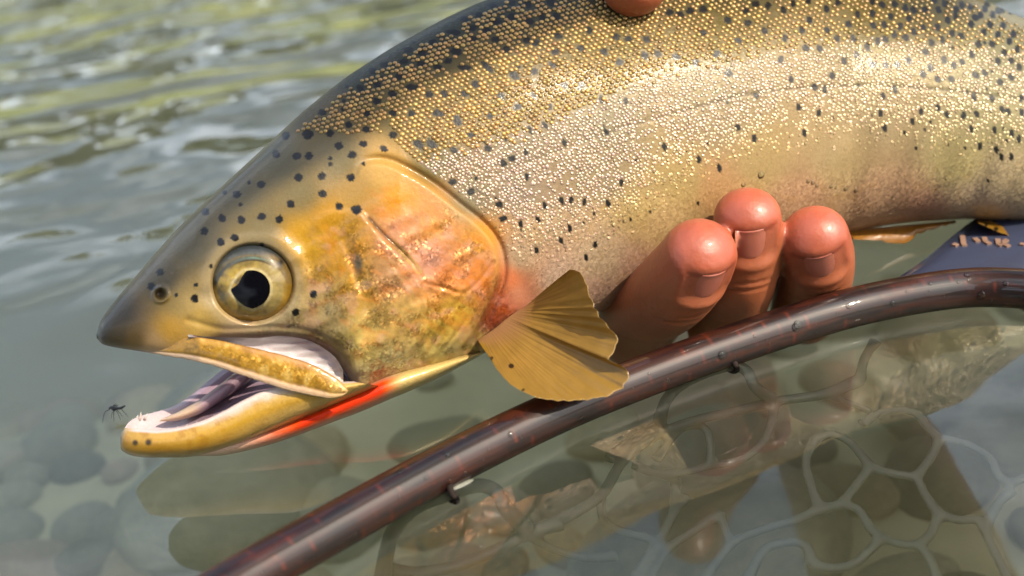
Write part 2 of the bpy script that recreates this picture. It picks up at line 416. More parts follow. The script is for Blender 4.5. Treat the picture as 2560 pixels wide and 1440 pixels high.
def crown_mesh(seed, h):
    r = np.random.default_rng(seed); V = []; Fc = []
    cs = [(r.normal(0, .75), r.normal(0, .7), h * (0.42 + 0.5 * r.random()), 0.5 + 0.5 * r.random()) for _ in range(16)]
    for c in cs:
        for _ in range(170):
            d = r.normal(0, 1, 3); d /= np.linalg.norm(d); q = np.array(c[:3]) + d * c[3] * r.uniform(.55, 1.08) * np.array([1, 1, .8])
            a = r.normal(0, 1, 3); a /= np.linalg.norm(a); b = np.cross(a, r.normal(0, 1, 3)); b /= np.linalg.norm(b); s = r.uniform(.06, .13)
            i = len(V); V += [q - a * s, q + b * s * .6, q + a * s, q - b * s * .6]; Fc.append([i, i + 1, i + 2, i + 3])
    me = bpy.data.meshes.new('crown'); me.from_pydata([tuple(v) for v in V], [], Fc); me.materials.append(M_LEAF)
    return me
CROWN = [crown_mesh(s, 4.2) for s in (1, 2, 3)]
def trunk_mesh(seed):
    r = np.random.default_rng(seed); pr = []
    pth = np.array([[0, 0, -.3], [.04, 0, .7], [-.05, .05, 1.6], [.03, 0, 2.6], [0, 0, 3.5]])
    pr.append(tube(cr(pth, 12), np.linspace(.13, .035, 12), 8))
    for _ in range(6):
        z = r.uniform(1.0, 2.8); e = np.array([r.normal(0, .7), r.normal(0, .6), z + r.uniform(.5, 1.0)])
        pr.append(tube(np.linspace([0, 0, z], e, 4), np.linspace(.045, .012, 4), 6))
    v, f = merge(pr); me = bpy.data.meshes.new('trunk'); me.from_pydata(v.tolist(), [], f); me.materials.append(M_BARK); return me
TRUNK = [trunk_mesh(s) for s in (4, 5, 6)]
xs = np.linspace(-12, 7, 22)
for i, x in enumerate(xs):
    h = [.80, .58, .95, .68, .86, .54, .90][i % 7]
    t_ = empty('bank_tree', (x + random.uniform(-.5, .5), 11.4 + random.uniform(-.7, 1.6), 0.35)); t_.scale = (h * 1.15, h * 1.15, h)
    t_.rotation_euler = (0, 0, random.uniform(0, 6.28))
    tag(t_, 'leafy green tree growing on the far river bank', 'tree', 'trees along the far river bank')
    for nm, me in (('crown', CROWN[i % 3]), ('trunk', TRUNK[i % 3])):
        link(bpy.data.objects.new(nm, me), t_)
#TROUT
# ================================================================== TROUT
TR = empty('trout', tuple(P(1250, 820, 0.228)))
tag(TR, 'golden cutthroat trout with black spots, mouth open, held over the water', 'trout')
TRM = Matrix.Translation(-Vector(TR.location))
def tpart(name, verts, faces, mat, parent=TR, **kw):
    # all trout meshes are written in world space; shift into the trout's frame (sub-parts share it)
    v = np.asarray(verts, float).reshape(-1, 3) - np.array(TR.location)
    return mesh_obj(name, v, faces, mat, parent, **kw)

def Dmid(px):
    return np.interp(px, [240, 490, 1000, 1500, 2130, 2600, 3400, 4200], [.2095, .2125, .2235, .2385, .2525, .2555, .260, .262])

# rows: dorsal x,y, ventral x,y, half thickness (px), ventral fullness exponent, dorsal exponent
ROWS = np.array([
 (241, 836, 242, 846, 8, 1.0, 1.0), (250, 805, 258, 861, 42, .8, .9), (272, 772, 290, 869, 66, .7, .9), (305, 730, 335, 876, 86, .6, .9),
 (345, 684, 385, 884, 104, .5, .9), (395, 626, 436, 891, 122, .42, .9), (438, 577, 476, 888, 136, .40, .9), (476, 540, 512, 864, 146, .40, .9), (515, 502, 556, 851, 156, .40, .9),
 (575, 447, 630, 851, 168, .40, .88), (635, 392, 700, 848, 180, .40, .86), (690, 341, 762, 855, 190, .42, .84), (735, 299, 812, 877, 198, .45, .82),
 (768, 270, 848, 908, 204, .5, .8), (790, 252, 870, 942, 207, .55, .8), (812, 234, 886, 972, 209, .6, .8), (835, 216, 906, 988, 211, .62, .8),
 (868, 191, 950, 970, 214, .66, .8), (915, 160, 1005, 956, 218, .72, .8), (975, 122, 1070, 945, 222, .78, .8), (1040, 85, 1135, 918, 227, .8, .8),
 (1110, 47, 1205, 886, 232, .8, .8), (1190, 10, 1285, 851, 238, .8, .8), (1280, -22, 1370, 820, 244, .8, .82), (1400, -52, 1470, 790, 250, .8, .84),
 (1530, -72, 1560, 758, 254, .8, .86), (1700, -86, 1710, 716, 256, .8, .86), (1900, -86, 1900, 650, 254, .8, .86), (2100, -68, 2100, 586, 246, .82, .86),
 (2300, -38, 2300, 554, 236, .84, .84), (2430, -12, 2430, 548, 228, .85, .8), (2540, 38, 2540, 553, 220, .86, .8), (2640, 78, 2640, 556, 210, .9, .85), (2900, 140, 2900, 560, 180, .9, .9),
 (3300, 215, 3300, 545, 130, .95, .95), (3700, 275, 3700, 500, 80, 1, 1), (4000, 300, 4000, 480, 45, 1, 1), (4200, 290, 4200, 490, 18, 1, 1)], float)
mx = (ROWS[:, 0] + ROWS[:, 2]) / 2; my = (ROWS[:, 1] + ROWS[:, 3]) / 2
Lr = np.r_[0, np.cumsum(np.hypot(np.diff(ROWS[:, 0] + ROWS[:, 2]) / 2, np.diff(ROWS[:, 1] + ROWS[:, 3]) / 2 * 0.3))]
def pchip(x, y, q):
    h = np.diff(x); d = np.diff(y) / h; m = np.zeros_like(y); m[0] = d[0]; m[-1] = d[-1]
    for i in range(1, len(x) - 1):
        if d[i - 1] * d[i] > 0:
            w1 = 2 * h[i] + h[i - 1]; w2 = h[i] + 2 * h[i - 1]; m[i] = (w1 + w2) / (w1 / d[i - 1] + w2 / d[i])
    k = np.clip(np.searchsorted(x, q) - 1, 0, len(x) - 2); t = (q - x[k]) / h[k]
    return (y[k] * (1 + 2 * t) * (1 - t) ** 2 + h[k] * m[k] * t * (1 - t) ** 2 + y[k + 1] * t * t * (3 - 2 * t) + h[k] * m[k + 1] * t * t * (t - 1))
Lend = np.interp(2660, ROWS[:, 2], Lr)
qs = np.r_[np.linspace(0, 60, 22)[:-1], np.arange(60, Lend, 3.6), np.linspace(Lend, Lr[-1], 150)[1:]]
R = np.stack([pchip(Lr, ROWS[:, k], qs) for k in range(7)], 1)
NF, NBK = 270, 48
th = np.linspace(0, np.pi, NF)
def section(R, th):
    s = (1 - np.cos(th)) / 2
    X = R[:, 0:1] * (1 - s) + R[:, 2:3] * s; Y = R[:, 1:2] * (1 - s) + R[:, 3:4] * s
    e = np.where(th[None] < np.pi / 2, R[:, 6:7], R[:, 5:6])
    Hh = R[:, 4:5] * np.power(np.maximum(np.sin(th), 1e-9)[None], e)
    return X, Y, Hh
X, Y, Hh = section(R, th)

# --- sculpting: gill cover plates, cheek, eye socket, nostril
OPER = cr([(868, 450), (905, 412), (960, 405), (1012, 425), (1080, 465), (1150, 520), (1203, 562), (1237, 605), (1252, 655), (1248, 705), (1226, 762), (1195, 822), (1150, 882), (1100, 925), (1045, 950), (960, 980), (760, 900), (640, 700), (740, 500)], 140, True)
PREO = cr([(880, 520), (925, 548), (965, 595), (1012, 642), (1050, 692), (1072, 742), (1086, 792), (1076, 832), (1050, 868), (1000, 905), (930, 940), (760, 920), (600, 800), (700, 560)], 110, True)
SLIT = cr([(918, 540), (950, 577), (985, 610), (1020, 645), (1048, 678)], 40)
SUBL = cr([(1062, 708), (1110, 720), (1158, 732), (1200, 700), (1235, 655)], 50)
INTL = cr([(1160, 735), (1120, 790), (1092, 850), (1050, 905)], 40)
INTL2 = cr([(1200, 740), (1165, 800), (1120, 860), (1070, 912)], 40)
BROW = (630, 708)
dh = np.zeros_like(X)
front = (X < 1500)
so = sdpoly(X, Y, OPER); sp_ = sdpoly(X, Y, PREO)
lead = sstep(760, 985, X + .25 * (Y - 600))
dh += 16 * sstep(-2, 10, so) * lead                        # gill cover stands proud of the flank
dh -= 12 * np.exp(-((so + 8) / 9.0) ** 2) * sstep(880, 960, X)
dh += 10 * sstep(-2, 14, sp_) * sstep(760, 980, X)                         # preopercle over opercle
ds, ts = dpoly(X, Y, SLIT); dh -= 6 * np.exp(-(ds / 3.4) ** 2) * sstep(0, .1, ts) * sstep(1, .8, ts)

for ln, a in ((SUBL, 2.6), (INTL, 2.6), (INTL2, 2.6)):
    dl, _ = dpoly(X, Y, ln); dh -= a * np.exp(-(dl / 4.0) ** 2); dh += a * .6 * np.exp(-((dl - 9) / 6) ** 2)
dh += 5 * sstep(0, 1, so / 40) * np.sin((X * 0.55 + Y * 0.85) / 9 + 4 * fbm(X, Y, 60, 21)) * 0.35 * sstep(40, 90, so)  # ray-like wrinkles
ang = np.arctan2(Y - 712, X - 632); er = np.hypot((X - 632) / 1.03, (Y - 710) / 1.0)
dh += 10 * np.exp(-((er - 122) / 22) ** 2) * (0.4 + 0.6 * sstep(0.2, -0.8, np.sin(ang)))    # brow and orbital rim
dh -= 34 * sstep(106, 84, er)
cor = np.hypot((X - 515) / 40, (Y - 742) / 26); dh -= 9 * np.exp(-cor ** 2 * 1.2)             # front corner of the eye
dl, _ = dpoly(X, Y, cr([(470, 800), (560, 822), (680, 818), (780, 830), (850, 870)], 40)); dh -= 4 * np.exp(-(dl / 8) ** 2)
for nx, ny, nr in ((402, 736, 13),):
    q = np.hypot(X - nx, Y - ny); dh += 7 * np.exp(-((q - nr - 5) / 5) ** 2); dh -= 16 * np.exp(-(q / nr) ** 4)
dl, _ = dpoly(X, Y, cr([(860, 600), (900, 700), (925, 780), (915, 850)], 30)); dh -= 5 * np.exp(-(dl / 16) ** 2)
dh += 3.0 * (fbm(X, Y, 90, 30) - .5) * sstep(1400, 900, X)
# faint muscle bands on the flank, lateral line groove
LAT = cr([(1130, 500), (1260, 430), (1400, 378), (1550, 322), (1700, 280), (1850, 240), (2000, 220), (2150, 214), (2300, 220), (2450, 235), (2600, 255), (2900, 300)], 120)
dl, _ = dpoly(X, Y, LAT); dh -= 1.0 * np.exp(-(dl / 5) ** 2)
dh += 3.5 * np.sin((X + 0.45 * Y) / 17.0) * sstep(1800, 2100, X) * sstep(290, 400, Y) * sstep(2620, 2450, X) * sstep(560, 470, Y)
fade = np.clip(np.sin(th)[None] * 2.2, 0, 1)
Hh = Hh + dh * fade
pxs = lambda px: Dmid(px) / F
Dm = Dmid(X)
FD = Dm - Hh * Dm / F                                 # front depth
VF = P(X, Y, FD)
thb = np.linspace(np.pi, 2 * np.pi, NBK + 2)[1:-1]
Rb = R.copy(); Xb, Yb, Hb = section(Rb, 2 * np.pi - thb)
VB = P(Xb, Yb, Dmid(Xb) * (1 + Hb / F))

# --- pigment
CP_ = [ (255,825,62,58,52),(300,780,78,70,56),(290,840,95,80,58),(340,850,135,108,66),(400,700,98,88,66),(480,600,104,95,70),(600,480,98,90,66),(700,400,98,92,68),(800,330,108,98,72),
 (850,400,122,110,78),(750,480,122,108,72),(650,560,118,104,68),(450,760,165,140,85),(420,820,190,148,70),(380,860,205,170,125),(520,800,190,160,95),(760,600,196,150,62),(830,560,192,142,56),
 (900,480,172,138,80),(960,430,205,165,100),(1000,500,215,150,60),(1080,560,215,152,88),(1000,580,216,152,112),(1080,650,226,162,138),(1150,660,225,150,98),(1200,690,222,138,74),
 (1120,690,222,136,78),(1200,600,216,152,72),(860,640,196,142,66),(900,720,206,160,80),(960,700,200,150,108),(1000,800,210,170,105),(800,800,205,175,125),(900,860,215,185,115),
 (700,830,205,180,140),(600,830,205,175,135),(1100,820,215,175,90),(1150,780,215,170,80),(1100,900,218,192,120),(1000,930,222,202,150),(900,960,216,196,150),(1180,850,220,185,110),
 (1272,700,214,128,88),(1262,755,205,95,62),(1232,805,170,75,52),(1290,740,214,150,120),
 (900,180,66,68,54),(1000,110,66,68,54),(1100,60,64,67,54),(1250,0,62,66,52),(1400,-30,62,66,52),(1800,-60,64,66,48),(2300,-20,84,78,45),
 (1000,280,120,106,66),(1200,200,120,106,64),(1500,140,122,106,60),(1800,100,122,106,58),(2200,50,118,102,52),(1080,400,120,108,70),
 (1300,350,158,142,112),(1500,300,158,144,112),(1800,220,160,144,108),(2200,160,156,142,100),(1180,500,150,136,106),
 (1300,480,172,152,126),(1500,430,178,156,120),(1800,300,178,156,118),(2200,280,184,162,122),(2500,300,172,160,116),(2500,180,150,142,104),
 (1700,450,202,174,118),(1600,520,206,178,124),(1900,400,200,172,120),(2100,400,202,176,130),(2400,400,188,172,124),(2500,440,196,176,140),
 (1300,640,200,172,140),(1400,700,214,182,156),(1500,650,212,184,150),(1350,560,196,168,134),(1500,740,216,176,152),(1650,560,214,182,132),(1800,470,210,166,118),(2000,500,206,166,130),(2200,500,204,168,134),
 (2300,550,196,152,124),(2450,510,206,182,150),(1600,680,218,176,150),(1150,905,226,208,166),(1250,850,226,204,176),(2800,300,150,140,100),(2800,480,200,180,150),(2800,170,80,76,50),(3600,360,140,130,90),(4200,390,120,110,80)]
CP_ = np.array(CP_, float)
def pigment(X, Y):
    W = 0; C = 0
    cl = lin(CP_[:, 2:5])
    for i in range(len(CP_)):
        d2 = (X - CP_[i, 0]) ** 2 + (Y - CP_[i, 1]) ** 2
        wt = 1.0 / (d2 + 500.0) ** 1.9
        W = W + wt; C = C + wt[..., None] * cl[i]
    return C / W[..., None]

SPOT_B = [(1046,361),(1079,361),(891,524),(769,336),(1162,169),(1134,80),(1217,167),(1285,188),(1030,218),(1140,129)]
SPOT_M = [(1082,105),(1054,133),(1020,124),(1009,154),(1052,160),(1094,167),(960,161),(932,178),(996,193),(943,212),(900,220),(981,235),(1073,236),(942,252),(805,281),(918,284),(983,283),(1029,284),(1092,282),
 (1230,13),(1279,5),(1320,12),(1377,6),(1198,37),(1160,47),(1280,42),(1243,54),(1355,43),(1390,40),(1323,54),(1182,70),(1216,76),(1183,98),(1239,99),(1318,102),(1341,107),(1396,90),(1121,152),(1266,123),(1389,129),(1380,163),(1335,179),(1189,210),(1110,235),(1161,234),(1252,240),(1333,241),(1452,121),(1510,129),(1472,75),(1539,92),(1571,98),(1549,156),(1411,213),(1452,213),(1293,267),(1375,267),(1225,290),(1503,249),(1565,251),(1142,298),(1101,285),
 (1673,31),(1700,36),(1725,28),(1758,23),(1616,98),(1612,139),(1643,134),(1690,142),(1739,156),(1759,83),(1820,51),(1864,27),(1869,57),(1890,10),(1920,14),(1912,77),(1845,102),(1791,135),(1959,25),(1983,8),(2021,1),(1962,94),(1821,183),(1952,149),(1978,198),(1890,239),(2014,120),(2024,49),(2005,76),(2066,22),(2068,75),(2049,121),(2093,97),(2080,189),(2036,218),(2062,224),(1997,268),(2048,282),
 (2094,6),(2144,36),(2181,4),(2181,34),(2206,12),(2237,10),(2227,41),(2263,20),(2284,25),(2312,25),(2346,25),(2362,9),(2391,23),(2405,12),(2426,17),(2335,0),(2121,60),(2183,64),(2211,62),(2272,47),(2389,40),(2369,50),(2438,44),(2451,37),(2482,37),(2496,27),(2506,25),(2463,23),(2468,10),(2526,28),(2250,66),(2284,79),(2308,69),(2344,69),(2235,86),(2264,94),(2214,98),(2194,103),(2133,96),(2168,117),(2328,106),(2356,99),(2380,83),(2403,90),(2428,60),(2460,80),(2475,62),(2508,65),(2495,86),(2533,85),(2446,111),(2480,110),(2523,103),(2543,123),(2511,131),(2429,136),(2313,129),(2141,137),(2110,153),(2181,162),(2215,163),(2243,163),(2272,152),(2360,150),(2384,163),(2406,155),(2326,170),(2307,185),(2344,198),(2378,198),(2440,188),(2462,182),(2495,153),(2528,152),(2547,167),(2528,193),(2500,206),(2435,242),(2480,247),(2552,246),(2208,240),(2237,224),(2345,269),(2303,278),(2367,286),(2409,289),(2442,286),(2505,272),(2520,280),(2555,281),(2201,284),
 (916,324),(983,337),(908,360),(959,372),(1135,376),(1145,306),(1178,338),(1219,370),(1325,325),(1362,313),(1314,379),(1281,396),(1259,409),(1132,455),(1177,479),(1317,442),(1248,512),(1257,547),(1361,514),(1345,549),(1302,559),(1411,357),(1515,330),(1661,367),(1747,399),(1798,420),(1553,456),(1520,509),(1461,504),(1427,499),(1404,502),(1424,571),(1341,626),(1402,602),(1488,611),(1465,643),(1844,319),(1886,346),(2011,333),(2211,320),(2281,304),(2429,323),(2487,325),(2529,333),(2547,347),(2450,365),(2491,374),(2503,392),(2528,392),
 (714,339),(824,334),(872,312),(690,386),(741,390),(772,390),(847,365),(880,387),(746,444),(805,441),(877,444),(807,484),(727,509),(848,516),(652,461),(592,486),(514,529),(555,546),(604,550),(654,541),(699,548),(511,578),(552,606),(587,594),(378,715),(487,747),(784,735),(740,780),(400,680)]
SPOT_S = [(951,194),(859,252),(867,217),(857,274),(1035,106),(1475,165),(1297,167),(1263,285),(1817,256),(2461,106),(2381,119),(2479,179),(2418,231),(2467,222),(2147,215),(2180,289),(909,409),(1212,354),(1265,350),(1190,447),(1241,497),(1303,575),(1510,318),(1769,357),(1590,403),(1484,534),(1459,558),(1745,509),(1625,530),(2261,331),(2290,370),(2326,305),(2313,324),(2508,321),(2517,353),(2371,362),(2470,452),(825,410),(562,481),(601,512),(655,611),(622,456),(440,738),(490,712),(527,665),(1558,553),(1576,548),(2413,371),(825,397)]
spots = []
rr = np.random.default_rng(11)
for lst, s0 in ((SPOT_B, 13.5), (SPOT_M, 10.5), (SPOT_S, 5.5)):
    for (sx, sy) in lst:
        a, b, an = s0, s0 * .8, rr.uniform(-.3, .9)
        if sx > 1300 and sy > 220: a, b, an = s0 * 1.0, s0 * .58, 1.35 + rr.normal(0, .15)
        elif sx > 1900: a, b, an = s0 * .95, s0 * .72, 1.2 + rr.normal(0, .25)
        elif sx < 900 and sy > 330: a, b, an = s0 * 1.02, s0 * .92, rr.uniform(0, 3)
        elif sx < 1250 and sy < 170: a, b, an = s0 * 1.05, s0 * .72, rr.uniform(-.3, .3)
        if (sx, sy) in ((1162,169),(1134,80),(1030,218)): a *= 1.25; b *= .75; an = .1
        if (sx, sy) in ((1046,361),(1079,361),(1217,167),(1285,188)): a *= 1.2; b *= .85; an = .75
        spots.append((sx, sy, a, b, an))
for k in range(60):                                  # beyond the frame
    spots.append((rr.uniform(2600, 4000), rr.uniform(250, 420), 10, 7, 1.3))
def spotmask(X, Y, soft=0.09, grow=1.0):
    m = np.zeros(X.shape); xf = X.ravel(); yf = Y.ravel(); mf = m.ravel()
    order = np.argsort(xf); xs_ = xf[order]
    for (sx, sy, a, b, an) in spots:
        lo = np.searchsorted(xs_, sx - 28); hi = np.searchsorted(xs_, sx + 28); idx = order[lo:hi]
        idx = idx[np.abs(yf[idx] - sy) < 28]
        if not len(idx): continue
        dx = xf[idx] - sx; dy = yf[idx] - sy
        p = (dx * math.cos(an) + dy * math.sin(an)) / (a * grow); q = (-dx * math.sin(an) + dy * math.cos(an)) / (b * grow)
        rg = np.hypot(p, q) + 0.35 * (vnoise(xf[idx] + sx, yf[idx], 5.0, 50) - .5)
        mf[idx] = np.maximum(mf[idx], sstep(1 + soft, 1 - soft, rg))
    return mf.reshape(X.shape)

def head_scale_line(X, Y):           # >0 where the scaled flank begins (behind the head)
    bnd = cr([(690, 300), (760, 336), (850, 338), (930, 332), (985, 352), (1030, 396), (1100, 448), (1170, 505), (1232, 570), (1262, 640), (1300, 720), (1330, 790), (1300, 860)], 80)
    poly = np.vstack([bnd, [(1300, 1200), (4600, 1200), (4600, -400), (690, -400)]])
    return sdpoly(X, Y, poly)
def tone(c, k=.70, sat=1.18):
    k = k * .74
    g = (c @ np.array([.3, .59, .11]))[..., None]; return np.clip((g + (c - g) * (1 + (sat - 1) * .55)) * k, .003, .9)
C = pigment(X, Y)
fl = head_scale_line(X, Y)
opm = sstep(-2, 10, so) * sstep(880, 980, X + .2 * (Y - 500))
# warm mottling on cheek and gill cover, fine freckles on the yellow belly
mot = fbm(X, Y, 26, 40, 4); mot2 = fbm(X, Y, 9, 44, 3); ray = fbm(X * 0.9 + Y * .35, (Y - X * .5) * 3.2, 40, 46, 3)
hm = sstep(620, 820, X + .6 * (Y - 700)) * sstep(-10, -60, fl) * sstep(520, 640, Y + 0.12 * (X - 600))
C *= (1 + hm * (0.36 * (mot - .5) + 0.6 * (mot2 - .5)))[..., None]
orange = lin((226, 112, 40)); pink = lin((236, 178, 160)); gold = lin((214, 160, 48))
k1 = (hm * sstep(.56, .7, mot) * .22)[..., None]; C = C * (1 - k1) + orange * k1
k1 = (hm * sstep(.56, .68, fbm(X, Y, 34, 48)) * .3)[..., None]; C = C * (1 - k1) + pink * k1
k1 = (opm * sstep(.52, .66, ray) * .3 * sstep(950, 780, Y))[..., None]; C = C * (1 - k1) + lin((222, 128, 60)) * k1
bel = sstep(0, 60, fl) * sstep(1.0, 1.25, (Y - 260 + 0.12 * (X - 1300)) / 240)
C *= (1 + bel * (.16 * (mot2 - .5)))[..., None]
k1 = (bel * sstep(.58, .72, mot) * .14)[..., None]; C = C * (1 - k1) + lin((196, 150, 70)) * k1
# pale rim of the gill cover, dark slit, gold highlight painted along it
er_ = np.exp(-((so - 10) / 9) ** 2) * (X > 900) * sstep(400, 440, Y + X * .02); C = C * (1 - .35 * er_[..., None]) + lin((206, 166, 96)) * .35 * er_[..., None]
C *= (1 - 0.75 * np.exp(-(ds / 3.6) ** 2) * sstep(0, .03, ts) * sstep(1.0, .55, ts))[..., None]
gm = (np.exp(-((ds - 5) / 2.5) ** 2) * sstep(.35, .7, ts))[..., None] * .7; C = C * (1 - gm) + lin((215, 190, 110)) * gm
sl = np.exp(-((dpoly(X, Y, LAT)[0]) / 5) ** 2) * sstep(1400, 1800, X) * .5; C *= (1 - sl)[..., None]
# grey streak on the cheek, clear film round the eye
q = np.exp(-(((X - 896) / 12) ** 2 + ((Y - 664) / 30) ** 2) ** 1.6) * .85; C = C * (1 - q[..., None]) + lin((74, 72, 62)) * q[..., None]
film = np.exp(-((er - 112) / 16) ** 2) * .55 + .5 * np.exp(-cor ** 2); film = np.clip(film, 0, .75)[..., None]
C = C * (1 - film) + lin((176, 160, 128)) * film
sm = spotmask(X, Y)
C = C * (1 - sm[..., None]) + lin((7, 6, 7)) * sm[..., None]
q = np.exp(-(np.hypot(X - 402, Y - 736) / 11) ** 4)[..., None]; C = C * (1 - .7 * q) + lin((50, 42, 36)) * .7 * q
# pale lip edge of the upper jaw
le = sstep(14, 4, dpoly(X, Y, ROWS[2:7, 2:4])[0]) * sstep(330, 380, X) * sstep(480, 420, X); C = C * (1 - .5 * le[..., None]) + lin((222, 196, 170)) * .5 * le[..., None]
GL = np.clip(hm * .85 * sstep(.4, .6, fbm(X, Y, 40, 70)) + bel * .3 + sstep(0, 40, fl) * .2, 0, 1) * (1 - sm) * (1 - film[..., 0])
Cb = pigment(Xb, Yb); smb = spotmask(Xb, Yb); Cb = Cb * (1 - smb[..., None]) + lin((14, 13, 15)) * smb[..., None]
nU = len(qs); V = np.concatenate([VF, VB], 1); nC = NF + NBK
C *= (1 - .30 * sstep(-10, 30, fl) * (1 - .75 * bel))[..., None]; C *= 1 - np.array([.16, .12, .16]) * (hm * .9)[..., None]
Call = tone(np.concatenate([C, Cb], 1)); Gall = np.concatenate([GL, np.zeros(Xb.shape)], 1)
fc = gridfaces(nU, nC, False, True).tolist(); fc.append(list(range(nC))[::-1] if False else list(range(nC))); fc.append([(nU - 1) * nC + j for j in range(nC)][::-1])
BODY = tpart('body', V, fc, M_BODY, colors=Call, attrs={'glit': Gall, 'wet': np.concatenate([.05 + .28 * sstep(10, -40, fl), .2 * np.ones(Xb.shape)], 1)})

# raster of the front surface, to seat other pieces on it
RS = 4.0; RX0, RY0 = 200, -140; RW, RH = 860, 300
ras = np.full((RW, RH), np.nan); ix = np.clip(((X - RX0) / RS).round().astype(int), 0, RW - 1); iy = np.clip(((Y - RY0) / RS).round().astype(int), 0, RH - 1)
ras[ix.ravel(), iy.ravel()] = FD.ravel()
for _ in range(40):
    nanm = np.isnan(ras)
    if not nanm.any(): break
    acc = np.zeros_like(ras); cnt = np.zeros_like(ras)
    for dx, dy in ((1, 0), (-1, 0), (0, 1), (0, -1)):
        s = np.roll(ras, (dx, dy), (0, 1)); ok = ~np.isnan(s); acc[ok] += s[ok]; cnt[ok] += 1
    upd = nanm & (cnt > 0); ras[upd] = acc[upd] / cnt[upd]
ras[np.isnan(ras)] = 0.23
def Fs(px, py):
    x = np.clip((np.asarray(px, float) - RX0) / RS, 0, RW - 1.01); y = np.clip((np.asarray(py, float) - RY0) / RS, 0, RH - 1.01)
    xi = x.astype(int); yi = y.astype(int); fx = x - xi; fy = y - yi
    return (ras[xi, yi] * (1 - fx) + ras[xi + 1, yi] * fx) * (1 - fy) + (ras[xi, yi + 1] * (1 - fx) + ras[xi + 1, yi + 1] * fx) * fy

# --- scales: small overlapping domes over the flank
def build_scales():
    def lattice(pitch, ang):
        pts = []; a = math.radians(ang); ca, sa = math.cos(a), math.sin(a); k = int(3400 / pitch)
        for i in range(-k // 5, k):
            for j in range(-k // 3, k // 2):
                lx = (i + .5 * (j % 2)) * pitch; ly = j * pitch * .80
                x = 700 + lx * ca - ly * sa; y = 200 + lx * sa + ly * ca
                if 700 < x < 3520 and -90 < y < 690: pts.append((x, y))
        return np.array(pts)
    def split(x): return np.interp(x, [1000, 1130, 1340, 1640, 1900, 2200, 2620, 3500], [410, 380, 322, 190, 130, 95, 130, 300])
    pa_ = lattice(13.0, -17); pb_ = lattice(9.6, -20)
    pa_ += rng.normal(0, .9, pa_.shape); pb_ += rng.normal(0, 1.7, pb_.shape)
    pa_ = pa_[pa_[:, 1] < split(pa_[:, 0]) + rng.normal(0, 12, len(pa_))]; pb_ = pb_[pb_[:, 1] > split(pb_[:, 0]) + rng.normal(0, 8, len(pb_))]
    p = np.vstack([pa_, pb_]); fine = np.r_[np.zeros(len(pa_)), np.ones(len(pb_))]
    x, y = p.T
    keep = head_scale_line(x, y) > 3
    dors = np.interp(x, ROWS[:, 0], ROWS[:, 1]); keep &= y > dors + np.where(x < 1150, 34, 20)
    low = np.interp(x, [1000, 1240, 1300, 1400, 1520, 1650, 1800, 1950, 2200, 2620, 3500], [600, 640, 690, 690, 640, 540, 440, 400, 380, 430, 440])
    keep &= (y < low - np.abs(rng.normal(0, 70, len(x))))
    keep &= spotmask(x, y, .05, 1.12) < .5
    keep &= (fbm(x, y, 46, 77, 2) < .74) | (rng.random(len(x)) < .35)
    x, y = x[keep], y[keep]; low = low[keep]; fine = fine[keep]; n = len(x)
    e = 5.0
    p0 = P(x, y, Fs(x, y)); pu = P(x + e, y, Fs(x + e, y)) - P(x - e, y, Fs(x - e, y)); pv = P(x, y + e, Fs(x, y + e)) - P(x, y - e, Fs(x, y - e))
    nn = np.cross(pv, pu); nn /= np.linalg.norm(nn, axis=1)[:, None]
    flip = np.sum(nn * (CP - p0), 1) < 0; nn[flip] *= -1
    nn += rng.normal(0, 1, nn.shape) * np.where(fine > 0, .16, .09)[:, None] ; nn /= np.linalg.norm(nn, axis=1)[:, None]
    tx = pu - nn * np.sum(pu * nn, 1)[:, None]; tx /= np.linalg.norm(tx, axis=1)[:, None]; ty = np.cross(nn, tx)
    px_m = Fs(x, y) / F
    size = np.where(fine > 0, 4.9, np.interp(x, [800, 1200, 1700, 2560], [6.2, 6.6, 6.2, 5.4])) * rng.uniform(.82, 1.1, n) * np.interp((low - y), [0, 160], [.95, 1.03])
    tall = np.where(fine > 0, np.interp(low - y, [0, 60, 220], [.03, .11, .26]), .55)
    prof = [(1.0, -.25), (.88, .35), (.55, .82)]; seg = 7
    Vs = []; 
    for rr_, hz in prof:
        for s in range(seg):
            an = 2 * math.pi * s / seg + (0.4 if rr_ < 1 else 0)
            Vs.append(p0 + (size * px_m)[:, None] * (rr_ * (math.cos(an) * tx * 1.04 + math.sin(an) * ty * .92) + (hz * tall)[:, None] * nn))
    Vs.append(p0 + (size * px_m)[:, None] * ((1.0 * tall)[:, None] * nn))
    Vs = np.stack(Vs, 1); m = Vs.shape[1]
    f1 = []
    for r_ in range(2):
        for s in range(seg):
            k = (s + 1) % seg; f1.append((r_ * seg + s, r_ * seg + k, (r_ + 1) * seg + k, (r_ + 1) * seg + s))
    tri = [(2 * seg + s, 2 * seg + (s + 1) % seg, 3 * seg, 3 * seg) for s in range(seg)]
    faces = []
    base = (np.arange(n) * m)
    for q in f1: faces.append(np.stack([base + i for i in q], 1))
    fq = np.concatenate(faces).tolist()
    ft = np.concatenate([np.stack([base + q[0], base + q[1], base + q[2]], 1) for q in tri]).tolist()
    up = lin((206, 166, 104)); md = lin((214, 188, 170)); lw = lin((216, 192, 168)); rightc = lin((196, 168, 110))
    ff_ = fine[:, None]; c = up * (1 - ff_) + (md * sstep(20, 150, low - y)[:, None] + lw * (1 - sstep(20, 150, low - y)[:, None])) * ff_
    tint = pigment(x, y) * 1.15; k_ = ff_ * (1 - .6 * sstep(20, 200, low - y)[:, None]); c = c * (1 - k_) + tint * k_
    rx = sstep(1700, 2400, x)[:, None] * .3; c = c * (1 - rx) + rightc * rx
    dk = sstep(90, 20, y - np.interp(x, ROWS[:, 0], ROWS[:, 1]))[:, None]; c = c * (1 - .45 * dk) + lin((96, 92, 74)) * .45 * dk
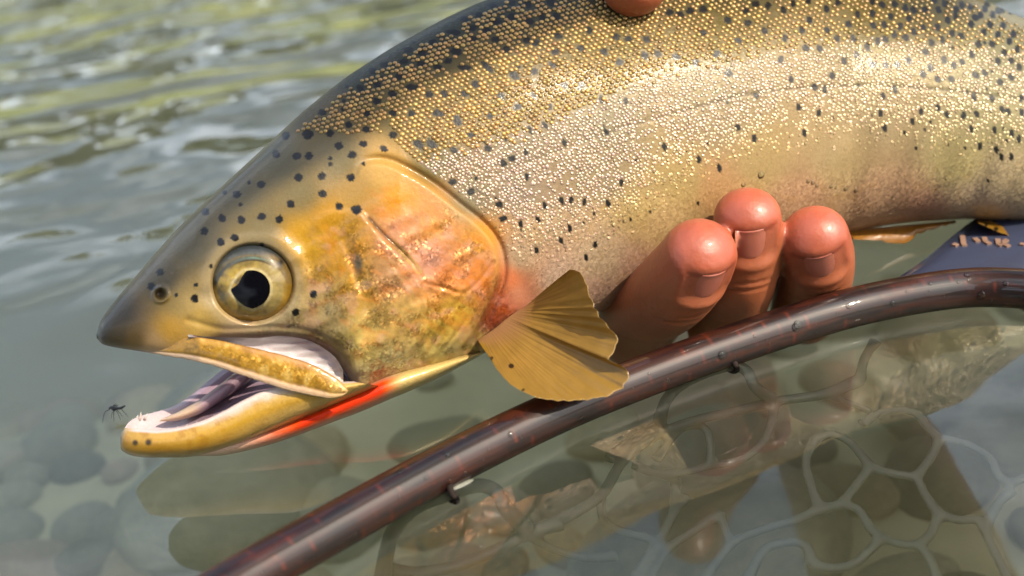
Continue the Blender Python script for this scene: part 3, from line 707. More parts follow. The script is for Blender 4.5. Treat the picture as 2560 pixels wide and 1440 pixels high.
    c = c * np.where(ff_ > 0, rng.uniform(.75, 1.25, (n, 1)), rng.uniform(.6, 1.35, (n, 1))) * (1 + .04 * rng.normal(0, 1, (n, 3)))
    c = np.clip(c, .01, .95)
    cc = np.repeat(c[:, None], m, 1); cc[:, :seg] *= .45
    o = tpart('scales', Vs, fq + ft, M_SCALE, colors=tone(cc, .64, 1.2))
    o['kind'] = 'stuff'; o['label'] = 'small golden bead-like scales covering the flank'
    return n
NSC = build_scales()
print('scales', NSC)
#HEAD
# ------------------------------------------------------------------ head pieces
def rows(lst, n):                       # pchip-resample rows of control values
    a = np.asarray(lst, float); x = np.arange(len(a)); q = np.linspace(0, len(a) - 1, n)
    return np.stack([pchip(x.astype(float), a[:, k], q) for k in range(a.shape[1])], 1)

def secspline(ctrl, m):                 # closed Catmull-Rom through ctrl (n,k,3) -> (n,k*m,3)
    k = ctrl.shape[1]; out = []
    for j in range(k):
        a, b, c, d = ctrl[:, (j - 1) % k], ctrl[:, j], ctrl[:, (j + 1) % k], ctrl[:, (j + 2) % k]
        for t in np.linspace(0, 1, m, endpoint=False):
            out.append(0.5 * ((2 * b) + (-a + c) * t + (2 * a - 5 * b + 4 * c - d) * t ** 2 + (-a + 3 * b - 3 * c + d) * t ** 3))
    return np.stack(out, 1)

def to_world(q):                        # q[...,0:2] pixels, q[...,2] pixels towards the camera from the mid plane
    D = Dmid(q[..., 0]); return P(q[..., 0], q[..., 1], D * (1 - q[..., 2] / F))

# ---- eye
def build_eye():
    cx, cy, rx_, ry_ = 631, 709, 99, 96
    nr, na = 90, 150
    r = np.linspace(0, 1, nr)[:, None]; a = np.linspace(0, 2 * np.pi, na, endpoint=False)[None]
    x = cx + rx_ * r * np.cos(a); y = cy + ry_ * r * np.sin(a)
    base = Fs(cx, cy) ; rim = np.array([Fs(cx + 118 * math.cos(t), cy + 112 * math.sin(t)) for t in a[0]])
    # the rim follows the head, the middle bulges out of the socket
    ctr = rim.mean()
    d0 = ctr * (1 - r ** 2) + rim[None] * r ** 2
    bulge = 21 * (1 - r ** 2.2) - 16 * r ** 6
    dep = d0 - (bulge + 2) * 0.214 / F
    ix_, iy_ = (x - 630) / 87, (y - 724) / 75
    ir = np.hypot(ix_, iy_); ia = np.arctan2(y - 724, x - 630)
    n1 = fbm(x, y, 22, 81, 3); n2 = fbm(x, y, 7, 82, 2)
    c = np.ones(x.shape + (3,)) * lin((186, 154, 82))
    def mixc(c, col, m): return c * (1 - m[..., None]) + lin(col) * m[..., None]
    c = mixc(c, (214, 184, 96), sstep(.5, .7, n1) * .8)
    c = mixc(c, (112, 98, 66), sstep(.5, .68, 1 - n1) * sstep(-.2, -.9, np.cos(ia)) * .9)
    c = mixc(c, (120, 110, 74), np.exp(-((ia + 2.0) / .8) ** 2) * sstep(.65, .95, ir) * .7)
    c = mixc(c, (176, 160, 112), sstep(.0, .6, np.cos(ia)) * .6)
    c = mixc(c, (92, 88, 70), np.exp(-(((x - 560) / 14) ** 2 + ((y - 742) / 22) ** 2)) * .8)
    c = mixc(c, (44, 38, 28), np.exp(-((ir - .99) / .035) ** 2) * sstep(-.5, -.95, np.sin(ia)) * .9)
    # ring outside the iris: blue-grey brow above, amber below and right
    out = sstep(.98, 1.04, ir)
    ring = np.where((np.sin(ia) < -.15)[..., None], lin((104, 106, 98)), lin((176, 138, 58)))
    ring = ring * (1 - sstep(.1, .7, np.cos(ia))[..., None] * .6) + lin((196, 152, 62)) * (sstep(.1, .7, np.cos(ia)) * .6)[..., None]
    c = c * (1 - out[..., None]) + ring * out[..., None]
    c = mixc(c, (150, 130, 78), np.exp(-((ir - 1.14) / .05) ** 2) * sstep(-.2, -.7, np.sin(ia)) * .8)
    c = mixc(c, (76, 84, 88), sstep(1.22, 1.38, ir + .06 * (n2 - .5)) * sstep(-.1, -.5, np.sin(ia)) * .9)
    c = mixc(c, (150, 190, 160), np.exp(-((ir - 1.06) / .03) ** 2) * np.exp(-((ia + 1.45) / .45) ** 2) * .7)
    c = mixc(c, (198, 150, 56), np.exp(-((ir - .97) / .05) ** 2) * sstep(-.1, .4, np.sin(ia) + np.cos(ia) * .3) * .8)
    # pale edge of the pupil
    pa = np.arctan2(y - 721, x - 627); pr = np.hypot(x - 627, y - 721)
    prad = pupil_r(pa)
    c = mixc(c, (232, 214, 160), np.exp(-((pr - prad - 3) / 4.0) ** 2) * .95)
    c = mixc(c, (12, 12, 12), np.exp(-(((x - 537) / 6) ** 2 + ((y - 708) / 12) ** 2)))
    c = mixc(c, (12, 12, 12), np.exp(-(((x - 702) / 8) ** 2 + ((y - 656) / 10) ** 2)))
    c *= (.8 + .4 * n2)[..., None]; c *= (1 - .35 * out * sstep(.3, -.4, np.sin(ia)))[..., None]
    V = P(x, y, dep)
    f = gridfaces(nr, na, False, True)
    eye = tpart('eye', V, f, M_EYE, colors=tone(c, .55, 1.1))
    # pupil
    m = 96; pa = np.linspace(0, 2 * np.pi, m, endpoint=False); pr = pupil_r(pa)
    X_ = []; 
    for k in np.linspace(0, 1, 14): X_.append(np.stack([627 + pr * k * np.cos(pa), 721 + pr * k * np.sin(pa)], 1))
    q = np.stack(X_); rr_ = np.hypot((q[..., 0] - cx) / rx_, (q[..., 1] - cy) / ry_)
    dd = ctr * (1 - rr_ ** 2) + rim.mean() * rr_ ** 2 - (21 * (1 - rr_ ** 2.2) + 4.5) * 0.214 / F
    tpart('pupil', P(q[..., 0], q[..., 1], dd), gridfaces(14, m, False, True), M_PUPIL, parent=eye)
def pupil_r(a):
    r = 46 + 2.5 * np.cos(a - .3)
    da = np.angle(np.exp(1j * (a - math.pi * 1.0 + .10))); r = r + 6.5 * np.exp(-(np.abs(da) / .42) ** 1.0)
    da = np.angle(np.exp(1j * (a - 1.48))); r = r + 3.5 * np.exp(-(np.abs(da) / .3) ** 1.0)
    da = np.angle(np.exp(1j * (a - 2.35))); r = r - 2.5 * np.exp(-(da / .45) ** 2)
    da = np.angle(np.exp(1j * (a + 2.55))); r = r - 1.5 * np.exp(-(da / .45) ** 2)
    return r
build_eye()

# ---- maxilla: the long leaf-shaped bone of the upper jaw
def build_maxilla():
    U = rows([(364, 868), (400, 856), (440, 846), (480, 842), (540, 849), (600, 862), (660, 876), (720, 891), (780, 911), (830, 938), (860, 962), (870, 977)], 220)
    L = rows([(366, 880), (400, 887), (440, 894), (480, 901), (540, 916), (600, 937), (660, 957), (720, 976), (780, 989), (826, 996), (857, 990), (870, 979)], 220)
    xc = (U[:, 0] + L[:, 0]) / 2
    off = np.interp(xc, [364, 420, 500, 600, 700, 800, 870], [40, 84, 142, 168, 186, 201, 210])
    v = np.linspace(0, 1, 46)[None]
    x = U[:, :1] * (1 - v) + L[:, :1] * v; y = U[:, 1:] * (1 - v) + L[:, 1:] * v
    y = y + 1.6 * (vnoise(x, y * 0, 7, 90) - .5) * sstep(.93, 1, v)
    endf = np.sqrt(np.clip(np.sin(np.pi * np.linspace(0.01, .995, 220)), 0, 1))[:, None] ** .6
    h = 9 * np.power(np.sin(np.pi * np.clip(v, .0, 1)), .55) * endf
    h = h - 2.5 * np.exp(-((v - .78) / .07) ** 2) * endf                # crease above the fleshy lip
    h += 1.8 * (fbm(x, y, 16, 91) - .5)
    Fr = to_world(np.stack([x, y, off[:, None] + h], -1)); Bk = to_world(np.stack([x, y, off[:, None] - 8 * np.sin(np.pi * v) * endf], -1))[:, 1:-1][:, ::-1]
    c = np.ones(x.shape + (3,)) * lin((190, 146, 68))
    n1 = fbm(x, y, 22, 92, 4)
    def mixc(c, col, m): return c * (1 - m[..., None]) + lin(col) * m[..., None]
    c = mixc(c, (150, 112, 50), sstep(.45, .3, n1) * .7); c = mixc(c, (224, 186, 110), sstep(.52, .68, n1) * .8)
    c = mixc(c, (206, 140, 92), sstep(.3, .05, v) * sstep(560, 700, x) * .6)
    c = mixc(c, (222, 190, 158), sstep(.70, .86, v + .12 * (fbm(x, y, 18, 93) - .5)) * (1 - .3 * sstep(700, 860, x)))
    c = mixc(c, (215, 178, 120), sstep(800, 868, x) * .7 * np.ones_like(v)); c = mixc(c, (150, 105, 44), sstep(.12, .0, v) * .7)
    c = mixc(c, (214, 178, 140), sstep(430, 380, x) * .8 * np.ones_like(v))
    g = .6 * sstep(.2, .35, v) * sstep(.8, .6, v) * sstep(420, 520, x)
    nb_ = Bk.shape[1]; V = np.concatenate([Fr, Bk], 1)
    cb = np.ones(Bk.shape) * lin((205, 170, 140)); cc = tone(np.concatenate([c, cb], 1)); gg = np.concatenate([g, np.zeros(Bk.shape[:2])], 1)
    nC = V.shape[1]; f = gridfaces(220, nC, False, True).tolist(); f.append(list(range(nC))); f.append([219 * nC + j for j in range(nC)][::-1])
    tpart('maxilla', V, f, M_BODY, colors=cc, attrs={'glit': gg, 'wet': .5 + 0 * gg})
build_maxilla()

# ---- pale lining in the slit between cheek and maxilla
def build_lining():
    U = rows([(470, 836), (520, 842), (580, 844), (640, 845), (700, 840), (760, 848), (808, 870), (840, 896), (858, 925)], 120)
    L = rows([(470, 848), (520, 852), (580, 864), (640, 878), (700, 894), (760, 912), (808, 932), (840, 950), (858, 958)], 120)
    v = np.linspace(0, 1, 26)[None]
    x = U[:, :1] * (1 - v) + L[:, :1] * v; y = U[:, 1:] * (1 - v) + L[:, 1:] * v
    off = np.interp(x, [470, 600, 700, 800, 880], [138, 158, 174, 190, 204]) - 26 * np.sin(np.pi * v) * sstep(470, 560, x) * sstep(885, 840, x) - 16 * sstep(.4, 1, v) + 1.5 * np.sin(y / 3.5 + x / 30)
    c = np.ones(x.shape + (3,)) * lin((216, 202, 200)); n1 = fbm(x, y, 30, 95)
    m = sstep(.55, .05, v + .25 * (n1 - .5)) * sstep(640, 760, x); c = c * (1 - .8 * m[..., None]) + lin((134, 96, 106)) * .8 * m[..., None]
    m = sstep(820, 880, x); c = c * (1 - m[..., None]) + lin((214, 190, 160)) * m[..., None]
    m = np.exp(-(((x - 492) / 14) ** 2 + ((y - 840) / 7) ** 2)); c = c * (1 - .8 * m[..., None]) + lin((120, 70, 62)) * .8 * m[..., None]
    tpart('mouth_lining', to_world(np.stack([x, y, off], -1)), gridfaces(120, 26), M_MOUTH, colors=tone(c, .75, 1.))
build_lining()

# ---- lower jaw: a trough of two bony arms meeting at the chin
def build_jaw():
    n = 170
    NL = rows([(303, 1086), (312, 1072), (338, 1074), (385, 1077), (440, 1072), (500, 1056), (555, 1032), (610, 1002), (670, 976), (740, 962), (810, 958), (890, 955)], n)
    wv = rows([(6,), (34,), (58,), (82,), (100,), (114,), (128,), (142,), (154,), (166,), (176,), (186,)], n)[:, 0]
    NB = rows([(301, 1094), (302, 1118), (330, 1136), (380, 1141), (450, 1140), (520, 1130), (590, 1111), (660, 1084), (730, 1056), (800, 1027), (870, 999), (950, 965)], n)
    FL = rows([(306, 1082), (322, 1058), (348, 1044), (390, 1033), (434, 1019), (474, 995), (516, 962), (560, 927), (610, 892), (680, 870), (760, 860), (840, 860)], n)
    def pt(xy, off, dx=0, dy=0): return np.stack([xy[:, 0] + dx, xy[:, 1] + dy, off], 1)
    NO = (NL + NB) / 2
    grow = np.clip(wv / 60, 0, 1)
    tf = (NL * .45 + FL * .55); 
    ctrl = np.stack([
        pt(NL, wv - 2), pt(NL * .86 + NB * .14, wv + 6), pt(NO, wv + 12), pt(NL * .15 + NB * .85, wv * .9 + 4), pt(NB, wv * .55),
        pt(NB, wv * -.1, 0, 0), pt(NB * .6 + FL * .4, -wv * .75), pt(FL * .7 + NB * .3, -wv), pt(FL, -wv * .94),
        pt(FL * .88 + tf * .12, -wv * .72 * grow), pt(tf, -wv * .25 + 0 * wv, 0, 26 * 1), pt(NL * .75 + tf * .25, wv * .66, 0, 20), pt(NL * .96 + tf * .04, wv * .88)], 1)
    S = secspline(ctrl, 7); V = to_world(S); nC = S.shape[1]
    k = (np.arange(nC) / 7.0)[None] * np.ones((n, 1)); s = np.linspace(0, 1, n)[:, None] * np.ones((1, nC))
    x, y = S[..., 0], S[..., 1]
    def mixc(c, col, m): return c * (1 - m[..., None]) + lin(col) * m[..., None]
    c = np.ones(V.shape) * lin((200, 160, 82)); n1 = fbm(x, y, 28, 101, 4)
    c = mixc(c, (216, 180, 112), sstep(.42, .75, s) * .9)
    c = mixc(c, (168, 122, 52), sstep(.5, .64, n1) * .6 * sstep(.8, .5, s))
    c = mixc(c, (186, 138, 50), np.exp(-((k - 2.6) / .7) ** 2) * sstep(.7, .3, s) * .8)
    lip = sstep(1.0, .45, k + .35 * (n1 - .5)) + sstep(12.2, 12.7, k)
    c = mixc(c, (226, 206, 200), np.clip(lip, 0, 1) * sstep(.10, .2, s))
    c = mixc(c, (228, 212, 202), sstep(1.5, .9, k + .5 * (n1 - .5)) * sstep(.42, .6, s) * sstep(.95, .8, s) * .8)
    c = mixc(c, (206, 160, 62), np.exp(-((k - 2.0) / .35) ** 2) * sstep(.45, .6, s) * sstep(.95, .75, s) * .7)
    c = mixc(c, (196, 176, 140), sstep(1.6, .6, k) * sstep(.16, .06, s))
    c = mixc(c, (104, 76, 38), sstep(.10, .0, s) * sstep(1.8, 2.8, k) * sstep(7, 5, k) * .8)
    c = mixc(c, (112, 82, 40), sstep(3.0, 4.6, k) * sstep(7, 5.5, k) * sstep(.35, .05, s) * .6)
    c = mixc(c, (222, 192, 160), sstep(3.6, 4.6, k) * sstep(7, 5.5, k) * sstep(.3, .5, s) * .8)
    ins = sstep(7.9, 8.3, k) * sstep(12.4, 12.0, k)
    inner = lin((214, 196, 198)) * (1 - sstep(.3, .55, s)[..., None]) + lin((176, 150, 166)) * sstep(.3, .55, s)[..., None]
    c = c * (1 - ins[..., None]) + inner * ins[..., None]
    for sx, sy, r_ in ((338, 1107, 8), (371, 1106, 9)):
        c = mixc(c, (34, 24, 16), sstep(1.25, .5, np.hypot((x - sx) / r_, (y - sy) / r_)) * (k < 5) * .92)
    gl = np.clip(1 - ins - lip, 0, 1) * .35 * sstep(.4, .8, s)
    f = gridfaces(n, nC, False, True).tolist(); f.append(list(range(nC))); f.append([(n - 1) * nC + j for j in range(nC)][::-1])
    jaw = tpart('lower_jaw', V, f, M_BODY, colors=tone(c, .75), attrs={'glit': gl, 'wet': .6 + 0 * gl})
    # gum ridge with small teeth on both arms
    parts = []
    for line, off, sgn in ((NL, wv * .93, 1), (FL, -wv * .9, -1)):
        for q in np.linspace(.12, .62, 15):
            i = int(q * (n - 1)); b = to_world(np.array([line[i, 0], line[i, 1] + 4, off[i]])); sz = 8 * (1 - .5 * q)
            t = to_world(np.array([line[i, 0] + 3, line[i, 1] - sz, off[i] - 5 * sgn]))
            parts.append(tube(np.linspace(b, t, 4), np.array([3.0, 2.3, 1.4, .3]) * .21 / F, 7))
    for (bx_, by_, h_) in ((341, 1052, 16), (349, 1047, 18), (362, 1044, 9)):
        b = to_world(np.array([bx_, by_ + 4, -40.])); t = to_world(np.array([bx_ + 4, by_ - h_, -36.])); parts.append(tube(np.linspace(b, t, 4), np.array([4, 3, 2, .3]) * .21 / F, 7))
    v, ff = merge(parts); o = tpart('teeth', v, ff, M_MOUTH, parent=jaw, colors=np.ones((len(v), 3)) * lin((205, 190, 180)) * .6); o['kind'] = 'stuff'
    # tongue
    m = 60; pth = rows([(398, 1052), (440, 1042), (490, 1022), (540, 990), (600, 945), (660, 905), (720, 890)], m); wd = rows([(2,), (13,), (20,), (23,), (25,), (26,), (26,)], m)[:, 0]
    a = np.linspace(0, 2 * np.pi, 26, endpoint=False)[None]
    tg = np.gradient(pth, axis=0); tg /= np.linalg.norm(tg, axis=1)[:, None]; nr_ = np.stack([tg[:, 1], -tg[:, 0]], 1)
    dz = np.cos(a) * wd[:, None] * 2.0; up = np.sin(a) * wd[:, None] * .8 - 4 * np.exp(-(np.cos(a) / .2) ** 2) * (np.sin(a) > 0)
    S = np.stack([pth[:, :1] + nr_[:, :1] * up, pth[:, 1:] + nr_[:, 1:] * up, dz - 12], -1)
    c = np.ones(S.shape) * lin((218, 186, 152)); mm = sstep(470, 520, S[..., 0]); c = c * (1 - mm[..., None]) + lin((168, 140, 152)) * mm[..., None]
    f = gridfaces(m, 26, False, True).tolist(); f.append(list(range(26))); f.append([(m - 1) * 26 + j for j in range(26)][::-1])
    tpart('tongue', to_world(S), f, M_MOUTH, parent=jaw, colors=tone(c, .72, 1.))
build_jaw()

# ---- throat membrane with the red slash
def build_throat():
    n = 140
    U = rows([(455, 1128), (540, 1108), (640, 1078), (740, 1040), (820, 1006), (900, 964), (980, 930), (1070, 905), (1200, 878)], n)
    L = rows([(455, 1141), (540, 1140), (640, 1121), (740, 1090), (820, 1060), (900, 1030), (980, 996), (1070, 958), (1200, 890)], n)
    T = rows([(14,), (56,), (84,), (104,), (122,), (140,), (146,), (140,), (90,)], n)[:, 0]
    a = np.linspace(0, 2 * np.pi, 64, endpoint=False)[None]
    v = (1 - np.cos(a)) / 2; e = np.sign(np.sin(a)) * np.abs(np.sin(a)) ** .6
    x = U[:, :1] * (1 - v) + L[:, :1] * v; y = U[:, 1:] * (1 - v) + L[:, 1:] * v
    def mixc(c, col, m): return c * (1 - m[..., None]) + lin(col) * m[..., None]
    c = np.ones(x.shape + (3,)) * lin((232, 196, 172)); n1 = fbm(x * .6 + y, y * 2.5, 30, 111, 3)
    vv = v * np.ones_like(x)
    red = sstep(640, 760, x + 40 * (n1 - .5)) * sstep(1030, 985, x + 50 * (n1 - .5)) * sstep(.93, .62, vv + .2 * (n1 - .5)) * sstep(.1, .3, vv)
    c = mixc(c, (232, 128, 92), sstep(560, 700, x) * .7 * sstep(1010, 940, x)); c = mixc(c, (238, 74, 14), red); c = mixc(c, (214, 60, 30), red * sstep(.55, .75, n1) * .6)
    c = mixc(c, (220, 192, 128), sstep(950, 1015, x))
    f = gridfaces(n, 64, False, True).tolist(); f.append(list(range(64))); f.append([(n - 1) * 64 + j for j in range(64)][::-1])
    o = tpart('throat', to_world(np.stack([x, y, T[:, None] * e], -1)), f, M_BODY, colors=tone(c, .8), attrs={'glit': .15 * np.ones(x.shape), 'wet': .6 * np.ones(x.shape)})
    o['label'] = 'orange-red slash under the jaw'
build_throat()

# ---- fins
def fin(name, base, tip, d0, d1, nray, col, dark, seed, spots_=(), edge=None, sway=0.0, jag=7, th=0.00028):
    ns, ntt = 70, nray * 10 + 1
    B = cr(base, ntt); T = cr(tip, ntt); s = np.linspace(0, 1, ns)[:, None]; t = np.linspace(0, 1, ntt)[None]
    ragged = jag * (vnoise(np.arange(ntt) * 1.0, np.zeros(ntt), 3.0, seed) - .5) + jag * .15 * np.sin(np.arange(ntt) * 2 * np.pi / 10)
    dirv = T - B; ln = np.linalg.norm(dirv, axis=1); dirv /= ln[:, None]; T = T + dirv * ragged[:, None] * np.sin(np.pi * np.linspace(0, 1, ntt))[:, None] ** .3
    bend = sway * np.sin(np.pi * s) * (t - .3)
    x = B[:, 0][None] * (1 - s) + T[:, 0][None] * s + bend * -(T[:, 1] - B[:, 1])[None] / 100
    y = B[:, 1][None] * (1 - s) + T[:, 1][None] * s + bend * (T[:, 0] - B[:, 0])[None] / 100
    ph = t * nray; br = np.abs(np.sin(np.pi * ph)) ; br2 = np.abs(np.sin(2 * np.pi * ph + .6)) ; br4 = np.abs(np.sin(4 * np.pi * ph + .3))
    ridge = br * (1 - sstep(.25, .5, s)) + br2 * sstep(.25, .5, s) * (1 - sstep(.6, .85, s)) + br4 * sstep(.6, .85, s)
    d = d0(t) * (1 - s ** 1.2) + d1(t) * s ** 1.2 - 0.000018 * ridge - .0012 * np.sin(np.pi * s) * np.sin(np.pi * t)
    d = d - .0007 * (fbm(x, y, 120, seed + 3) - .5)
    c = np.ones(x.shape + (3,)) * lin(col)
    fade = sstep(0, .25, s) * sstep(1.05, .45, s)
    ln_ = sstep(.40, .05, ridge) * (.35 + .65 * fade)
    str_ = .1 + 1.3 * vnoise(np.broadcast_to(ph, x.shape) * 3, s * 6 + 0 * t, 1.0, seed + 5)
    ln_ = np.clip(ln_ * str_, 0, 1) * .38
    c = c * (1 - ln_[..., None]) + lin(dark) * ln_[..., None]
    c *= (.82 + .36 * fbm(x, y, 30, seed + 7))[..., None]
    if edge is not None:
        m = sstep(.90, 1.0, t) * np.ones_like(s); c = c * (1 - m[..., None]) + lin(edge) * m[..., None]
    pk = sstep(.26, .0, s) * np.ones_like(t) * .75; c = c * (1 - pk[..., None]) + lin((212, 156, 116)) * pk[..., None]
    for (sx, sy, r1, r2, an) in spots_:
        dx = x - sx; dy = y - sy; q = np.hypot((dx * math.cos(an) + dy * math.sin(an)) / r1, (-dx * math.sin(an) + dy * math.cos(an)) / r2)
        m = sstep(1.2, .8, q); c = c * (1 - m[..., None]) + lin((38, 24, 12)) * m[..., None]
    A = P(x, y, d); Bk = P(x, y, d + th)
    nv = ns * ntt; f = np.vstack([gridfaces(ns, ntt), gridfaces(ns, ntt, flip=True, off=nv)]).tolist()
    rim = [i * ntt for i in range(ns)] + [(ns - 1) * ntt + j for j in range(1, ntt)] + [i * ntt + ntt - 1 for i in range(ns - 2, -1, -1)] + [j for j in range(ntt - 2, 0, -1)]
    for i in range(len(rim)):
        a, b = rim[i], rim[(i + 1) % len(rim)]; f.append([a, b, b + nv, a + nv])
    return tpart(name, np.concatenate([A.reshape(-1, 3), Bk.reshape(-1, 3)]), f, M_FIN, colors=tone(np.concatenate([c.reshape(-1, 3)] * 2), .75, 1.1))

bx0 = Fs(np.array([1312., 1262, 1200]), np.array([768., 806, 846]))
fin('pectoral_fin', [(1316, 764), (1290, 780), (1262, 800), (1236, 822), (1212, 838), (1194, 850)],
    [(1424, 674), (1446, 678), (1466, 706), (1480, 752), (1500, 792), (1530, 828), (1546, 852), (1530, 884), (1526, 902), (1552, 914), (1574, 938), (1552, 972), (1500, 994), (1420, 1001), (1345, 994), (1284, 966), (1246, 928), (1224, 892)],
    lambda t: np.interp(t, [0, .5, 1], [bx0[0] - .0006, bx0[1] - .0008, bx0[2] - .0004]), lambda t: np.interp(t, [0, .25, .55, .8, 1], [.2060, .2005, .1965, .1950, .1985]),
    24, (200, 158, 80), (128, 94, 44), 120, [(1278, 915, 7, 6, 0), (1228, 896, 6, 4, -.7), (1308, 975, 5, 3, -.8)], edge=(206, 160, 40), sway=3, jag=7)
fin('pelvic_fin', [(2120, 575), (2230, 566), (2388, 551)], [(2118, 598), (2190, 602), (2262, 608), (2300, 582), (2392, 556)],
    lambda t: np.interp(t, [0, 1], [.2495, .2545]), lambda t: np.interp(t, [0, 1], [.2465, .2535]), 9, (190, 132, 58), (120, 76, 34), 130, [(2129, 596, 5, 4, 0)], jag=5)
fin('anal_fin', [(2436, 551), (2540, 550), (2700, 556)], [(2446, 558), (2560, 604), (2760, 668)],
    lambda t: np.interp(t, [0, 1], [.2530, .2555]), lambda t: np.interp(t, [0, 1], [.2445, .2440]), 12, (196, 146, 60), (112, 74, 30), 140, [(2466, 562, 5, 4, 0), (2490, 572, 6, 5, 0), (2538, 594, 6, 6, 0), (2512, 562, 5, 4, 0)], jag=4)
fin('dorsal_fin', [(1980, -82), (2200, -55), (2450, -6)], [(2140, -330), (2330, -220), (2506, -10)],
    lambda t: Dmid(2200) - .001 + 0 * t, lambda t: Dmid(2200) - .002 + 0 * t, 12, (70, 84, 74), (36, 44, 42), 150, jag=6)
fin('tail_fin', [(4170, 300), (4185, 390), (4170, 480)], [(4560, 120), (4480, 390), (4560, 640)],
    lambda t: .262 + 0 * t, lambda t: .264 + 0 * t, 18, (130, 110, 60), (70, 56, 30), 160, jag=6)
#HAND
# ================================================================== HAND
PS = empty('person', tuple(P(1850, -100, .29)))
tag(PS, 'person holding the trout with a wet bare hand wrapped under its belly', 'person')
FING = {
 'a': ([(1746, 640, .2045), (1716, 690, .2110), (1662, 742, .2195), (1600, 784, .2330), (1580, 832, .2470), (1650, 745, .263), (1700, 480, .275), (1745, 240, .284)],
       [.0074, .0083, .0084, .0083, .0082, .0082, .0085, .0092]),
 'b': ([(1868, 550, .2105), (1866, 625, .2165), (1852, 700, .2235), (1826, 772, .2335), (1800, 822, .2465), (1822, 728, .263), (1850, 470, .277), (1850, 220, .286)],
       [.0067, .0072, .0073, .0074, .0076, .0080, .0086, .0092]),
 'c': ([(2037, 597, .2125), (2044, 640, .2185), (2042, 690, .2262), (2028, 735, .2365), (2010, 780, .249), (2010, 700, .264), (2010, 450, .277), (1980, 210, .286)],
       [.0068, .0074, .0075, .0075, .0076, .0078, .0082, .0090]),
 'd': ([(2150, 440, .276), (2160, 380, .278), (2140, 300, .281), (2090, 210, .287)], [.0058, .0066, .0070, .0080]),
 'thumb': ([(1586, -48, .2118), (1600, -150, .2165), (1640, -270, .228), (1720, -340, .246), (1790, -300, .268), (1810, -150, .284)], [.0072, .0082, .0090, .0100, .0130, .0150]),
}
for k_ in FING: FING[k_] = ([(a_, b_, c_ + (.010 if k_ == 'thumb' else .007)) for a_, b_, c_ in FING[k_][0]], FING[k_][1])
